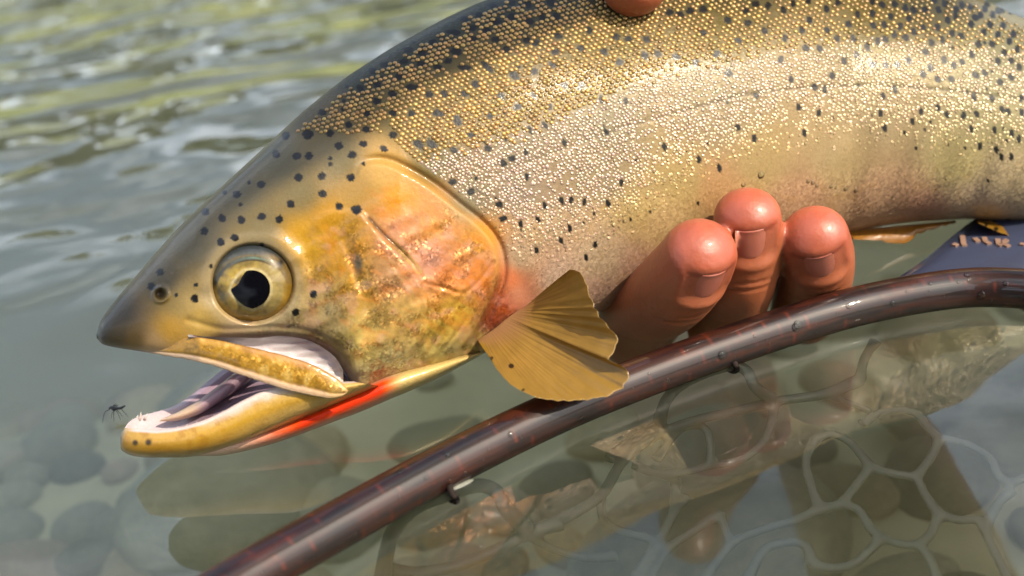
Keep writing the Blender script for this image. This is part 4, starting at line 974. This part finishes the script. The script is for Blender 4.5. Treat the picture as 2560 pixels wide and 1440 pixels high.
def build_hand():
    parts = []
    for k, (pp, rr_) in FING.items():
        pw = np.array([P(*q) for q in pp]); n = 40
        q = cr(np.c_[pw, np.array(rr_)], n)
        path, rad = q[:, :3], q[:, 3]
        t0 = path[0] - path[1]; t0 /= np.linalg.norm(t0)
        cap = [(path[0] + t0 * rad[0] * math.sin(a), rad[0] * math.cos(a)) for a in np.radians([78, 60, 40, 20])]
        path = np.vstack([np.array([c[0] for c in cap]), path]); rad = np.r_[[c[1] for c in cap], rad]
        parts.append(tube(path, rad, 24))
    def ball_chain(pts, cam_pts=()):      # palm and forearm; cam_pts: right, up, towards-viewer metres from the viewpoint
        q = cr(np.array([np.r_[P(p[0], p[1], p[2] + .008), p[3]] for p in pts] + [np.r_[CP + p[0] * RV + p[1] * UV - p[2] * FV, p[3]] for p in cam_pts]), 40); parts.append(tube(q[:, :3], q[:, 3], 28))
    ball_chain([(1690, 160, .286, .012), (1740, -60, .292, .020), (1800, -300, .296, .022), (1900, -350, .280, .023)], [(.0771, .1072, -.280, .024), (.0833, .129, -.2305, .027), (.0896, .151, -.186, .030), (.102, .195, -.097, .034), (.1146, .239, -.008, .037), (.14, .33, .17, .044)])
    ball_chain([(1860, 190, .290, .013), (1850, -60, .295, .021), (1850, -320, .300, .023)])
    ball_chain([(2010, 180, .290, .012), (1970, -60, .295, .019), (1900, -330, .300, .022)])
    ball_chain([(2090, 200, .290, .010), (2050, -40, .294, .017), (1960, -300, .300, .021)])
    v, f = merge(parts)
    me = bpy.data.meshes.new('hand_src'); me.from_pydata(v.tolist(), [], f); me.update()
    o = bpy.data.objects.new('hand_src', me); COL.objects.link(o)
    md = o.modifiers.new('r', 'REMESH'); md.mode = 'VOXEL'; md.voxel_size = 0.00062; md.use_smooth_shade = True
    ms = o.modifiers.new('s', 'SMOOTH'); ms.iterations = 7; ms.factor = .5
    dg = bpy.context.evaluated_depsgraph_get(); dg.update()
    em = o.evaluated_get(dg).to_mesh()
    nv = len(em.vertices); co = np.zeros(nv * 3); em.vertices.foreach_get('co', co); co = co.reshape(-1, 3)
    fs = [list(p.vertices) for p in em.polygons]
    o.evaluated_get(dg).to_mesh_clear(); bpy.data.objects.remove(o); bpy.data.meshes.remove(me)
    col = np.ones((nv, 3)) * lin((206, 130, 98))
    col *= (.9 + .2 * fbm(co[:, 0] * 3e4 + 3000, co[:, 1] * 3e4 + 3000, 120, 170))[:, None]
    nails = []
    # which digit each vertex belongs to, so that shaping one leaves its neighbour alone
    own = np.full(nv, 9); bd = np.full(nv, 1e9)
    for m_, kk in enumerate(FING):
        pw = cr(np.c_[np.array([P(*q) for q in FING[kk][0]]), np.array(FING[kk][1])], 60)
        for q in pw[:44]:
            dd = np.linalg.norm(co - q[:3], axis=1) / q[3]; mm = dd < bd; bd[mm] = dd[mm]; own[mm] = m_
    for k in 'abc':
        pp, rr_ = FING[k]; pw = np.array([P(*q) for q in pp])
        # axis of the last joint and the nail's outward direction (knuckle side, away from the fish)
        a = pw[0] - pw[1]; a /= np.linalg.norm(a)
        side = {'a': .25, 'b': .06, 'c': .16}[k]
        nd = -UV * 1.0 + RV * side - FV * .15; nd = nd - a * (nd @ a); nd /= np.linalg.norm(nd); sd_ = np.cross(a, nd)
        tip = pw[0] + a * rr_[0]; r_ = rr_[1]
        rel = co - tip; t = -(rel @ a); u_ = rel @ nd; s_ = rel @ sd_
        mine = own == list(FING).index(k)
        near = (np.linalg.norm(co - pw[0], axis=1) < .022) & (u_ > 0) & mine
        fl_ = sstep(.024, .012, t) * near; co -= nd * (u_ * .06 * fl_)[:, None]; u_ = u_ * (1 - .06 * fl_)
        e0, e1, hw = .0046, .0125, .0048
        inside = sstep(e0 - .0016, e0 + .0012, t) * sstep(e1 + .001, e1 - .002, t) * sstep(hw + .0018, hw - .0010, np.abs(s_)) * near
        co -= nd * (inside * .00055)[:, None]
        mt = sstep(.008, .003, t) * mine; co += sd_ * (s_ * .03 * mt)[:, None]; co -= a * (.0004 * np.exp(-(t / .0022) ** 2) * mt)[:, None]
        # flesh bulging over the free edge, folds beside and behind the nail
        bul = np.exp(-((t - e0 + .0012) / .0012) ** 2) * np.exp(-(s_ / .006) ** 4) * near; co += nd * (bul * .0001)[:, None]
        fold = np.exp(-((np.abs(s_) - hw - .0010) / .0008) ** 2) * sstep(.003, .006, t) * sstep(.014, .010, t) * near; co += nd * (fold * .0004)[:, None]
        fold = np.exp(-((t - e1 - .0012) / .0012) ** 2) * np.exp(-(s_ / .006) ** 4) * near; co += nd * (fold * .0004)[:, None]
        for tt in (.0178, .0198):
            cre = np.exp(-((t - tt - .0008 * (s_ / .006) ** 2) / .0004) ** 2) * mine * (u_ > 0); cre = cre * sstep(.3, .7, vnoise(s_ * 1e4 + 900, t * 1e4 + 900, 22, 173)); co -= nd * (cre * .0003)[:, None]; col *= (1 - .12 * cre)[:, None]
        tipm = (sstep(.019, .004, np.linalg.norm(co - tip, axis=1)) * mine)[:, None] * .5
        col = col * (1 - tipm) + lin((208, 104, 90)) * tipm
        red = (np.exp(-((t - e0 - .0002) / .0006) ** 2) * near * np.exp(-(s_ / .0058) ** 6))[:, None] * .55; col = col * (1 - red) + lin((150, 62, 52)) * red
        nails.append((k, tip, a, nd, sd_, r_, e0, e1, hw))
    pw = P(1586, -10, .2218); tm = sstep(.02, .006, np.linalg.norm(co - pw, axis=1))[:, None] * .5; col = col * (1 - tm) + lin((196, 104, 78)) * tm
    L = np.array(PS.location)
    hand = mesh_obj('hand', co - L, fs, M_HAND, PS, colors=tone(col * (.82 + .36 * fbm(co[:, 0] * 2e4 + 5000, (co[:, 1] + co[:, 2]) * 2e4 + 5000, 90, 172))[:, None], .56, 1.4))
    # nails lie in their beds
    from mathutils.bvhtree import BVHTree
    bvh = BVHTree.FromPolygons([Vector(c) for c in co], fs)
    for (k, tip, a, nd, sd_, r_, e0, e1, hw) in nails:
        ns_, nt_ = 21, 19; V = np.zeros((nt_, ns_, 3))
        for i, t in enumerate(np.linspace(e0 - .0001, e1 - .001, nt_)):
            q = (t - e0) / (e1 - e0); wd_ = hw * .95 * math.sqrt(max(.04, 1 - (max(0, q - .30) / .72) ** 2)) * (1 - .18 * max(0, .15 - q) / .15)
            for j, s in enumerate(np.linspace(-1, 1, ns_)):
                base = tip - a * t + sd_ * (s * wd_)
                hit = bvh.ray_cast(Vector(base + nd * .02), Vector(-nd), .05)
                p = np.array(hit[0]) if hit[0] is not None else base
                V[i, j] = p + nd * (.00016 - .00050 * abs(s) ** 3 - .0006 * max(0, (q - .72) / .28) ** 2)
        for _ in range(3):
            V[1:-1, 1:-1] = (V[1:-1, 1:-1] * 2 + V[:-2, 1:-1] + V[2:, 1:-1] + V[1:-1, :-2] + V[1:-1, 2:]) / 6
        Bk = V - nd * .0005
        nv_ = nt_ * ns_; f = np.vstack([gridfaces(nt_, ns_), gridfaces(nt_, ns_, flip=True, off=nv_)]).tolist()
        rim = [i * ns_ for i in range(nt_)] + [(nt_ - 1) * ns_ + j for j in range(1, ns_)] + [i * ns_ + ns_ - 1 for i in range(nt_ - 2, -1, -1)] + [j for j in range(ns_ - 2, 0, -1)]
        for i in range(len(rim)): x_, y_ = rim[i], rim[(i + 1) % len(rim)]; f.append([x_, y_, y_ + nv_, x_ + nv_])
        c = np.ones((2 * nv_, 3)) * lin((220, 136, 116)); c[:1 * ns_] = lin((212, 124, 106))
        mesh_obj('fingernail', np.concatenate([V.reshape(-1, 3), Bk.reshape(-1, 3)]) - L, f, M_NAIL, hand, colors=tone(c, .60, 1.3))
def cloth_mat(name, c):
    m, t, o = nodes(name); b = N(t, 'BsdfPrincipled'); t.links.new(b.outputs[0], o.inputs[0]); tc = N(t, 'TexCoord'); n = N(t, 'TexNoise', i_Scale=90.0, i_Detail=4.0)
    t.links.new(tc.outputs['Object'], n.inputs['Vector']); c = np.array(c); r = ramp(t, [(.3, c * .7), (.7, c * 1.3)]); t.links.new(n.outputs[0], r.inputs[0]); t.links.new(r.outputs[0], b.inputs['Base Color']); b.inputs['Roughness'].default_value = .85
    bp = N(t, 'Bump', i_Strength=.5, i_Distance=.004); t.links.new(n.outputs[0], bp.inputs['Height']); t.links.new(bp.outputs[0], b.inputs['Normal']); return m
def angler():  # unseen body behind the viewpoint, added to darken reflections and block sky
    L = np.array(PS.location)
    def chain(pts, n=24, sq=None): q = cr(np.array(pts, float), n); return tube(q[:, :3], q[:, 3], 24, squash=sq)
    def cc(x, y, z): return CP + x * RV + y * UV - z * FV
    elb = cc(.135, .315, .14); sh = np.array([.15, -.40, .58])
    jacket = [chain([(-.02, -.78, .06, .15), (-.02, -.74, .18, .19), (-.01, -.64, .36, .20), (0, -.53, .52, .18), (0, -.46, .62, .10), (0, -.44, .67, .05)], 30),
              chain([(*sh, .075), (*(sh * .5 + elb * .5 + np.array([.03, 0, .01])), .062), (*elb, .054), (*cc(.122, .27, .05), .048)]),
              chain([(-.17, -.44, .58, .075), (-.25, -.36, .42, .062), (-.20, -.24, .28, .054), (-.11, -.13, .20, .044)]), chain([(-.17, -.44, .58, .07), (0, -.45, .60, .09), (*sh, .07)])]
    v, f = merge(jacket); v, f = fuse(v, f, .008, 6); mesh_obj('jacket', v - L, f, cloth_mat('jacket_cloth', (.035, .04, .045)), PS)
    legs = [chain([(-.10, -.76, .10, .11), (-.18, -.52, .10, .085), (-.20, -.34, .04, .07), (-.20, -.52, -.04, .055), (-.20, -.76, -.06, .05), (-.20, -.84, -.02, .05)]),
            chain([(.08, -.76, .10, .11), (.22, -.56, .12, .085), (.28, -.40, .06, .07), (.30, -.54, -.04, .055), (.30, -.78, -.06, .05), (.30, -.86, -.02, .05)])]
    v, f = merge(legs); v, f = fuse(v, f, .008, 6); mesh_obj('waders', v - L, f, cloth_mat('wader_cloth', (.05, .045, .03)), PS)
    q = np.array([(0, -0.445, 0.640, .05), (0, -0.420, 0.700, .052), (.0, -0.395, 0.745, .072), (0, -0.385, 0.790, .086), (0, -0.390, 0.830, .085), (0, -0.400, 0.865, .06), (0, -0.405, 0.880, .02)])
    hd = [chain(q, 26), chain([(0, -0.325, 0.765, .012), (0, -0.300, 0.755, .014), (0, -0.310, 0.780, .007)], 8), chain([(.083, -0.400, 0.770, .008), (.09, -0.405, 0.785, .014), (.084, -0.410, 0.805, .008)], 8), chain([(-.083, -0.400, 0.770, .008), (-.09, -0.405, 0.785, .014), (-.084, -0.410, 0.805, .008)], 8)]
    v, f = merge(hd); v, f = fuse(v, f, .005, 4); head = mesh_obj('head', v - L, f, M_HAND, PS, colors=np.ones((len(v), 3)) * lin((150, 96, 72)))
    cap = [chain([(0, -0.405, 0.808, .095), (0, -0.405, 0.850, .094), (0, -0.410, 0.885, .066), (0, -0.410, 0.898, .02)], 16), chain([(0, -0.360, 0.812, .075), (0, -0.300, 0.806, .066), (0, -0.255, 0.795, .03)], 10, .12)]
    v, f = merge(cap); mesh_obj('cap', v - L, f, cloth_mat('cap_cloth', (.06, .05, .035)), PS)
M_NAIL = skin_mat('nail', rough=0.42, coat=0.15, coat_rough=0.15, bump=0.05, nois=0.04, sss=0.2)
build_hand()
angler()
#NET
# ================================================================== LANDING NET
NT = empty('landing_net', tuple(PZ(1800, 872, 0)))
tag(NT, 'landing net with glossy reddish brown hoop and clear rubber mesh, under the trout', 'landing net')
NL_ = np.array(NT.location)
def wood_mat():
    m, t, o = nodes('lacquered_burl'); b = N(t, 'BsdfPrincipled'); t.links.new(b.outputs[0], o.inputs[0])
    at = N(t, 'Attribute', attribute_name='Col'); t.links.new(at.outputs['Color'], b.inputs['Base Color'])
    b.inputs['Roughness'].default_value = .5; b.inputs['Specular IOR Level'].default_value = .2; b.inputs['Coat Weight'].default_value = .55; b.inputs['Coat Roughness'].default_value = .03; b.inputs['Coat IOR'].default_value = 1.5
    tc = N(t, 'TexCoord'); n = N(t, 'TexNoise', i_Scale=500.0, i_Detail=2.0); t.links.new(tc.outputs['Object'], n.inputs['Vector'])
    bp = N(t, 'Bump', i_Strength=.03, i_Distance=.0006); t.links.new(n.outputs[0], bp.inputs['Height']); t.links.new(bp.outputs[0], b.inputs['Coat Normal'])
    return m
M_WOOD = wood_mat()
def burl(s, a, seed=200):       # s metres along, a angle around
    x = s * 1e4; y = a * 46
    n1 = fbm(x * .30 + 900, y * 1.6 + 300, 22, seed, 4); n2 = fbm(x * .08 + 900, y * 1.3 + 300, 26, seed + 4, 4)
    c = np.ones(np.shape(x) + (3,)) * lin((52, 20, 14))
    def mixc(c, col, m): return c * (1 - m[..., None]) + lin(col) * m[..., None]
    c = mixc(c, (74, 34, 18), sstep(.46, .66, n2)); c = mixc(c, (24, 10, 9), sstep(.5, .34, n1) * .9)
    c = mixc(c, (104, 46, 24), sstep(.62, .74, n1) * .5)
    # short cross-grain ticks like snakeskin
    cell = np.floor(x / 60 + .5 * np.floor(y / 34)); fx = x / 60 + .5 * np.floor(y / 34) - cell
    tick = np.exp(-((fx - .5 + .12 * (vnoise(x, y, 30, seed + 9) - .5)) / .028) ** 2) * sstep(.45, .6, vnoise(x * .4, y, 26, seed + 11))
    c = mixc(c, (150, 62, 34), tick * .55)
    return c * .34
def hoop():
    pts = [(420, 1560, .004), (620, 1440, .0035), (800, 1338, .003), (1000, 1226, .0028), (1200, 1121, .0026), (1400, 1026, .0025), (1600, 945, .0025), (1800, 872, .0025), (2000, 806, .0025), (2150, 764, .0025), (2300, 734, .0025), (2430, 719, .0022), (2560, 722, .002)]
    W = np.array([PZ(*p) for p in pts])
    loop = [(.1144, .1868, .002), (.130, .168, .002), (.138, .135, .002), (.132, .08, .002), (.11, .03, .002), (.06, -.02, .002), (0, -.04, .002), (-.06, -.02, .003), (-.095, .03, .004), (-.10, .08, .004), (-.085, .112, .004)]
    q = cr(np.vstack([W, loop]), 1300, True)
    nseg = 72; V, f = tube(np.vstack([q, q[:1]]), .0041, nseg); q = np.vstack([q, q[:1]])
    s = np.r_[0, np.cumsum(np.linalg.norm(np.diff(q, axis=0), axis=1))][:, None]; a = np.linspace(0, 2 * np.pi, nseg, endpoint=False)[None]
    c = burl(s + 0 * a, a + 0 * s).reshape(-1, 3); c = np.vstack([c, c[:1], c[-1:]])
    h = mesh_obj('hoop', V - NL_, f, M_WOOD, NT, colors=c)
    return q
HQ = hoop()
# flat lacquered yoke where the hoop runs into the handle
def yoke():
    out = [(2222, 712), (2300, 652), (2398, 572), (2450, 540), (2600, 490), (2760, 470), (2900, 560), (2760, 700), (2560, 706), (2430, 700), (2300, 716)]
    o2 = cr(out, 120, True); W0 = np.array([PZ(x, y, .0018) for x, y in o2]); cen = W0.mean(0)
    V = []; 
    for k, z in ((.0, .0022), (.7, .0022), (.96, .0020), (1.0, .0012), (1.0, -.004)):
        r = cen + (W0 - cen) * k; r[:, 2] = z; V.append(r)
    V = np.array(V); f = gridfaces(5, 120, False, True).tolist(); f.append([4 * 120 + j for j in range(120)])
    c = np.ones(V.shape) * lin((72, 80, 106)) * .45 * (.8 + .4 * fbm(V[..., 0] * 1e4, V[..., 1] * 1e4 + 900, 60, 231))[..., None]  # blue of the reflected sky put into the yoke's base colour
    y = mesh_obj('yoke', V - NL_, f, M_WOOD, NT, colors=c)
    ax = np.array([(.122, .226, -.006), (.148, .240, -.010), (.19, .262, -.014), (.24, .29, -.016), (.28, .312, -.016), (.295, .320, -.016)]); hq = cr(np.c_[ax, [.016, .010, .011, .013, .012, .004]], 90)
    hv, hf = tube(hq[:, :3], hq[:, 3], 36); sa = np.linspace(0, .22, 90)[:, None]; an = np.linspace(0, 2 * np.pi, 36, endpoint=False)[None]
    hc = burl(sa + 0 * an, an + 0 * sa, 240).reshape(-1, 3); mesh_obj('handle', hv - NL_, hf, M_WOOD, NT, colors=np.vstack([hc, hc[:1], hc[-1:]]))
    # small pale inlaid letters, too worn to read
    pr = []
    def stroke(pts, wd=.0011):
        for i in range(len(pts) - 1):
            a, b = (PZ(*p, .0022) for p in (pts[i], pts[i + 1])); d = b - a; d /= np.linalg.norm(d) + 1e-9; n_ = np.array([-d[1], d[0], 0]) * wd / 2
            v = np.array([a - n_, b - n_, b + n_, a + n_]); lo = v.copy(); hi = v.copy(); lo[:, 2] = .0018; hi[:, 2] = .0026
            pr.append((np.vstack([lo, hi]), [[4, 5, 6, 7], [0, 1, 5, 4], [1, 2, 6, 5], [2, 3, 7, 6], [3, 0, 4, 7]]))
    stroke([(2384, 616), (2392, 612)]); stroke([(2406, 592), (2409, 612), (2412, 616)]); stroke([(2436, 598), (2446, 606)]); stroke([(2460, 596), (2464, 606), (2474, 612)])
    stroke([(2494, 600), (2497, 614), (2504, 616)]); stroke([(2512, 604), (2518, 602)]); stroke([(2512, 604), (2512, 614), (2522, 618)]); stroke([(2550, 612), (2562, 614)])
    v, f = merge(pr); mesh_obj('inlaid_lettering', v - NL_, f, plain('pale_inlay', (.22, .13, .09), .5), y, smooth=False)
yoke()

def rubber_mat():
    m, t, o = nodes('clear_rubber')
    b = N(t, 'BsdfPrincipled'); tc = N(t, 'TexCoord'); n = N(t, 'TexNoise', i_Scale=120.0, i_Detail=3.0); t.links.new(tc.outputs['Object'], n.inputs['Vector'])
    r = ramp(t, [(.3, (.42, .42, .36)), (.7, (.6, .59, .5))]); t.links.new(n.outputs[0], r.inputs[0]); t.links.new(r.outputs[0], b.inputs['Base Color'])
    b.inputs['Roughness'].default_value = .2; b.inputs['Coat Weight'].default_value = .4
    tl = N(t, 'BsdfTranslucent'); tl.inputs[0].default_value = (.5, .49, .42, 1); tp = N(t, 'BsdfTransparent'); tp.inputs[0].default_value = (.9, .92, .88, 1)
    m1 = N(t, 'MixShader', i_0=.35); t.links.new(b.outputs[0], m1.inputs[1]); t.links.new(tl.outputs[0], m1.inputs[2])
    m2 = N(t, 'MixShader', i_0=.42); t.links.new(m1.outputs[0], m2.inputs[1]); t.links.new(tp.outputs[0], m2.inputs[2]); t.links.new(m2.outputs[0], o.inputs[0])
    return m
M_RUB = rubber_mat()
def strand(pts, r0_, r1_=None, flare=.45):
    W = np.array([PZ(*p) for p in pts]); n = max(16, 9 * len(pts)); q = cr(W, n); t = np.linspace(0, 1, n)
    r1_ = r1_ or r0_; rad = .76 * (r0_ * (1 - t) + r1_ * t) * (1 + flare * (np.exp(-t / .10) + np.exp(-(1 - t) / .10)))
    return tube(q, rad, 10, squash=.7)
S_ = []
A_ = S_.append
z1 = -.004
A_(strand([(955, 1470, -.012), (965, 1390, -.009), (985, 1325, -.004), (1040, 1268, -.002), (1128, 1233, -.0008), (1190, 1214, -.0012), (1238, 1226, -.003), (1268, 1275, -.005), (1320, 1325, -.010)], .0019))
A_(strand([(1830, 909, -.0008), (1868, 928, -.002), (1888, 968, -.004), (1935, 1002, -.008)], .0018)); A_(strand([(1830, 909, -.0008), (1765, 932, -.001), (1705, 962, -.002), (1666, 1000, -.003), (1648, 1055, -.008)], .0018))
A_(strand([(965, 1425, -.012), (1050, 1432, -.013), (1180, 1402, -.013), (1320, 1335, -.011), (1400, 1308, -.012)], .0018))
A_(strand([(1320, 1335, -.011), (1400, 1300, -.012), (1500, 1240, -.012), (1560, 1150, -.011), (1648, 1085, -.010), (1740, 1050, -.009), (1830, 1030, -.009), (1935, 1004, -.009), (2060, 985, -.010), (2150, 950, -.011)], .0016))
A_(strand([(1320, 1335, -.011), (1380, 1372, -.015), (1470, 1395, -.018), (1540, 1388, -.02)], .0014)); A_(strand([(1648, 1060, -.009), (1560, 1110, -.01), (1520, 1150, -.011)], .0014))
A_(strand([(1640, 1150, -.012), (1700, 1075, -.011), (1760, 1068, -.011), (1775, 1110, -.013), (1778, 1165, -.016)], .0013))
A_(strand([(1590, 1165, -.013), (1640, 1182, -.015), (1710, 1180, -.016), (1778, 1165, -.016), (1850, 1150, -.016), (1905, 1110, -.014), (1930, 1050, -.012), (1935, 1004, -.009)], .0013))
A_(strand([(1580, 1160, -.013), (1620, 1175, -.014), (1690, 1202, -.018)], .0012)); A_(strand([(2150, 950, -.011), (2160, 900, -.009), (2190, 850, -.006)], .0015))
A_(strand([(2060, 985, -.010), (2130, 1010, -.014), (2178, 1030, -.016)], .0012))
for pts in ([(2040, 1096), (2075, 1086), (2105, 1094), (2135, 1116), (2176, 1168)], [(2155, 1062), (2190, 1036), (2232, 1026), (2288, 1032), (2318, 1066), (2348, 1098)],
            [(2348, 1098), (2400, 1104), (2440, 1120), (2478, 1147), (2496, 1188), (2524, 1210)], [(2176, 1168), (2230, 1184), (2288, 1196), (2314, 1238), (2348, 1285)],
            [(2348, 1285), (2396, 1300), (2444, 1298), (2462, 1318)], [(2462, 1318), (2495, 1260), (2530, 1225)], [(2462, 1318), (2480, 1365), (2512, 1430), (2530, 1470)],
            [(2348, 1285), (2328, 1332), (2297, 1363)], [(2297, 1363), (2254, 1360), (2202, 1345)], [(2202, 1345), (2172, 1315), (2146, 1274), (2103, 1263), (2051, 1272)],
            [(2202, 1345), (2172, 1378), (2133, 1410), (2081, 1420), (2030, 1410)], [(2297, 1363), (2320, 1390), (2345, 1450)], [(2030, 1410), (2015, 1365), (1968, 1356), (1910, 1376), (1868, 1450)],
            [(2040, 1096), (2015, 1150), (2030, 1220), (2051, 1272)], [(2051, 1272), (1990, 1300), (1905, 1325), (1830, 1360), (1760, 1450)], [(1688, 1268), (1660, 1330), (1620, 1390), (1585, 1450)],
            [(1800, 1284), (1730, 1330), (1672, 1372), (1620, 1450)], [(1690, 1202), (1688, 1268), (1720, 1240)], [(1800, 1284), (1815, 1330), (1830, 1360)], [(2348, 1098), (2330, 1140), (2288, 1196)],
            [(2176, 1168), (2120, 1240), (2103, 1263)], [(2524, 1210), (2575, 1190)], [(1500, 1240), (1510, 1300), (1560, 1330), (1620, 1345), (1672, 1372)]):
    A_(strand([(x, y, -.014 - .010 * (y - 1000) / 440) for x, y in pts], .00135))
v, f = merge(S_)
v, f = fuse(v, f, .00042, 9)
MB = mesh_obj('mesh_bag', v - NL_, f, M_RUB, NT); MB['label'] = 'clear rubber mesh bag hanging in the water'
# dark lacing ties holding the mesh to the hoop
M_TIE = plain('lacing_cord', (.02, .014, .012), .9, spec=.1)
for (x, y) in ((1128, 1233), (1828, 909)):
    c0 = PZ(x, y, -.0002); tg = PZ(x + 40, y - 17, -.0002) - c0; tg /= np.linalg.norm(tg); e1_ = np.cross(tg, [0, 0, 1]); e1_ /= np.linalg.norm(e1_); e2_ = np.cross(tg, e1_)
    pth = [c0 + .0016 * (math.cos(a) * e1_ + math.sin(a) * e2_) + .0003 * tg * math.sin(2 * a) for a in np.linspace(0, 2 * np.pi, 25)]
    vv, ff = tube(np.array(pth), .0006, 8); mesh_obj('lacing_tie', vv - NL_, ff, M_TIE, NT)
#SMALL
# ================================================================== SMALL THINGS
# midge standing on the water in front of the jaw
M_FLY = plain('midge_black', (.008, .008, .01), .4)
def wing_mat():
    m, t, o = nodes('midge_wing'); b = N(t, 'BsdfPrincipled'); b.inputs['Base Color'].default_value = (.18, .18, .17, 1); tp = N(t, 'BsdfTransparent'); mx_ = N(t, 'MixShader', i_0=.5)
    tc = N(t, 'TexCoord'); n = N(t, 'TexNoise', i_Scale=900.0); t.links.new(tc.outputs['Object'], n.inputs['Vector']); r = ramp(t, [(.3, (.1, .1, .1)), (.7, (.25, .25, .24))]); t.links.new(n.outputs[0], r.inputs[0]); t.links.new(r.outputs[0], b.inputs['Base Color'])
    t.links.new(b.outputs[0], mx_.inputs[1]); t.links.new(tp.outputs[0], mx_.inputs[2]); t.links.new(mx_.outputs[0], o.inputs[0]); return m
fd = float(Dz(288, 1052, 0)); fs_ = fd / F
MG = empty('midge', tuple(PZ(288, 1052, 0))); tag(MG, 'tiny black midge with thin legs standing on the water by the lower jaw', 'midge')
ML = np.array(MG.location)
def fp(x, y, o=0): return P(x, y, fd - o * fs_) - ML
zfix = lambda x, y, o=0: fp(x, y, o)
bp_ = cr(np.array([fp(272, 1022), fp(278, 1019), fp(285, 1022), fp(293, 1021), (fp(302, 1020)), fp(310, 1016), fp(313, 1014)]), 30)
vv, ff = tube(bp_, np.interp(np.linspace(0, 1, 30), [0, .12, .3, .5, .8, 1], [1.6, 3.8, 5.4, 3.4, 3.0, 1.8]) * fs_, 10); mesh_obj('body', vv, ff, M_FLY, MG)
for leg in ([(274, 1024, 0), (262, 1031, 6), (250, 1041, 10)], [(287, 1026, 0), (284, 1034, 4), (283, 1048, 4)], [(290, 1026, 0), (295, 1034, 2), (298, 1040, 4)], [(293, 1025, 0), (299, 1032, -3), (304, 1033, -6)], [(303, 1022, 0), (310, 1030, -3), (316, 1031, -5)], [(286, 1026, 0), (280, 1034, -6), (276, 1042, -10)]):
    q = np.array([fp(*p) for p in leg]); end = q[-1].copy(); end[2] = 0.00005; q = np.vstack([q[:-1], end[None]])
    vv, ff = tube(cr(q, 12), np.linspace(.9, .45, 12) * fs_, 6); mesh_obj('leg', vv, ff, M_FLY, MG)
M_WING = wing_mat()
for tipx, tipy, off in ((291, 1008, 6), (296, 1012, -6)):
    b = fp(283, 1019); t = fp(tipx, tipy, off); d = t - b; sdv = np.cross(d, FV); sdv /= np.linalg.norm(sdv); ln = np.linalg.norm(d)
    k = np.linspace(0, 1, 12); wd_ = .32 * ln * np.sin(np.pi * k ** .7); up = b + d * k[:, None]
    V = np.concatenate([up + sdv * wd_[:, None], up - sdv * wd_[:, None]]); V = np.concatenate([V, V + FV * .00003])
    f = gridfaces(2, 12).tolist() + gridfaces(2, 12, flip=True, off=24).tolist(); mesh_obj('wing', V, f, M_WING, MG)

# water beads on hoop, belly and fingers: uncountable, one object
def drop_mat():
    m, t, o = nodes('water_drop'); tc = N(t, 'TexCoord'); fr = N(t, 'Fresnel', i_IOR=1.33); gl = N(t, 'BsdfGlossy', i_Roughness=.03); tr = N(t, 'BsdfTransparent'); tr.inputs[0].default_value = (.93, .95, .93, 1)
    n = N(t, 'TexNoise', i_Scale=400.0); t.links.new(tc.outputs['Object'], n.inputs['Vector']); bp = N(t, 'Bump', i_Strength=.05, i_Distance=.0003); t.links.new(n.outputs[0], bp.inputs['Height']); t.links.new(bp.outputs[0], gl.inputs['Normal'])
    mx_ = N(t, 'MixShader'); t.links.new(fr.outputs[0], mx_.inputs[0]); t.links.new(tr.outputs[0], mx_.inputs[1]); t.links.new(gl.outputs[0], mx_.inputs[2]); t.links.new(mx_.outputs[0], o.inputs[0]); return m
M_DROP = drop_mat()
def dome(c, n, r, h=.55):
    n = n / np.linalg.norm(n); a = np.cross(n, [0.3, .8, .5]); a /= np.linalg.norm(a); b = np.cross(n, a); V = []; seg = 12
    for k in range(5):
        e = k / 5 * math.pi / 2
        for s in range(seg): t = 2 * math.pi * s / seg; V.append(c + r * math.cos(e) * (a * math.cos(t) + b * math.sin(t)) + n * (r * h * math.sin(e) - r * .08))
    V.append(c + n * r * (h - .08)); f = gridfaces(5, seg, False, True).tolist()
    for s in range(seg): f.append([4 * seg + s, 4 * seg + (s + 1) % seg, 5 * seg])
    return np.array(V), f
dr = []
rd = np.random.default_rng(31)
for _ in range(150):
    i = rd.integers(20, 560); p = HQ[i]; t = HQ[i + 1] - HQ[i - 1]; t /= np.linalg.norm(t); view = (CP - p) / np.linalg.norm(CP - p)
    n_ = view + .95 * rd.uniform(-1, 1) * np.cross(t, view); n_ -= t * (n_ @ t); n_ /= np.linalg.norm(n_)
    dr.append(dome(p + n_ * .0041, n_, rd.choice([.00022, .0003, .0004, .0006, .0009], p=[.35, .3, .2, .1, .05])))
def on_fish(x, y, r):
    e = 4.; p = P(x, y, Fs(x, y)); u_ = P(x + e, y, Fs(x + e, y)) - P(x - e, y, Fs(x - e, y)); v_ = P(x, y + e, Fs(x, y + e)) - P(x, y - e, Fs(x, y - e)); n_ = np.cross(v_, u_)
    if n_ @ (CP - p) < 0: n_ = -n_
    dr.append(dome(p, n_, r))
for x, y, r in ((1903, 437, .0008), (2020, 453, .0005), (2032, 456, .0005), (2042, 464, .0004), (2078, 466, .0005), (2090, 469, .0004), (2114, 472, .0005), (2140, 476, .0005), (1858, 462, .0005), (2128, 562, .0006), (2165, 563, .0005), (2195, 558, .0006), (2295, 548, .0005), (2520, 546, .0008), (2365, 448, .0003), (700, 1000, .0003)):
    on_fish(float(x), float(y), r)
v, f = merge(dr); DRP = mesh_obj('water_droplets', v, f, M_DROP); tag(DRP, 'beads of water on the hoop and the trout belly', 'droplets', kind='stuff')
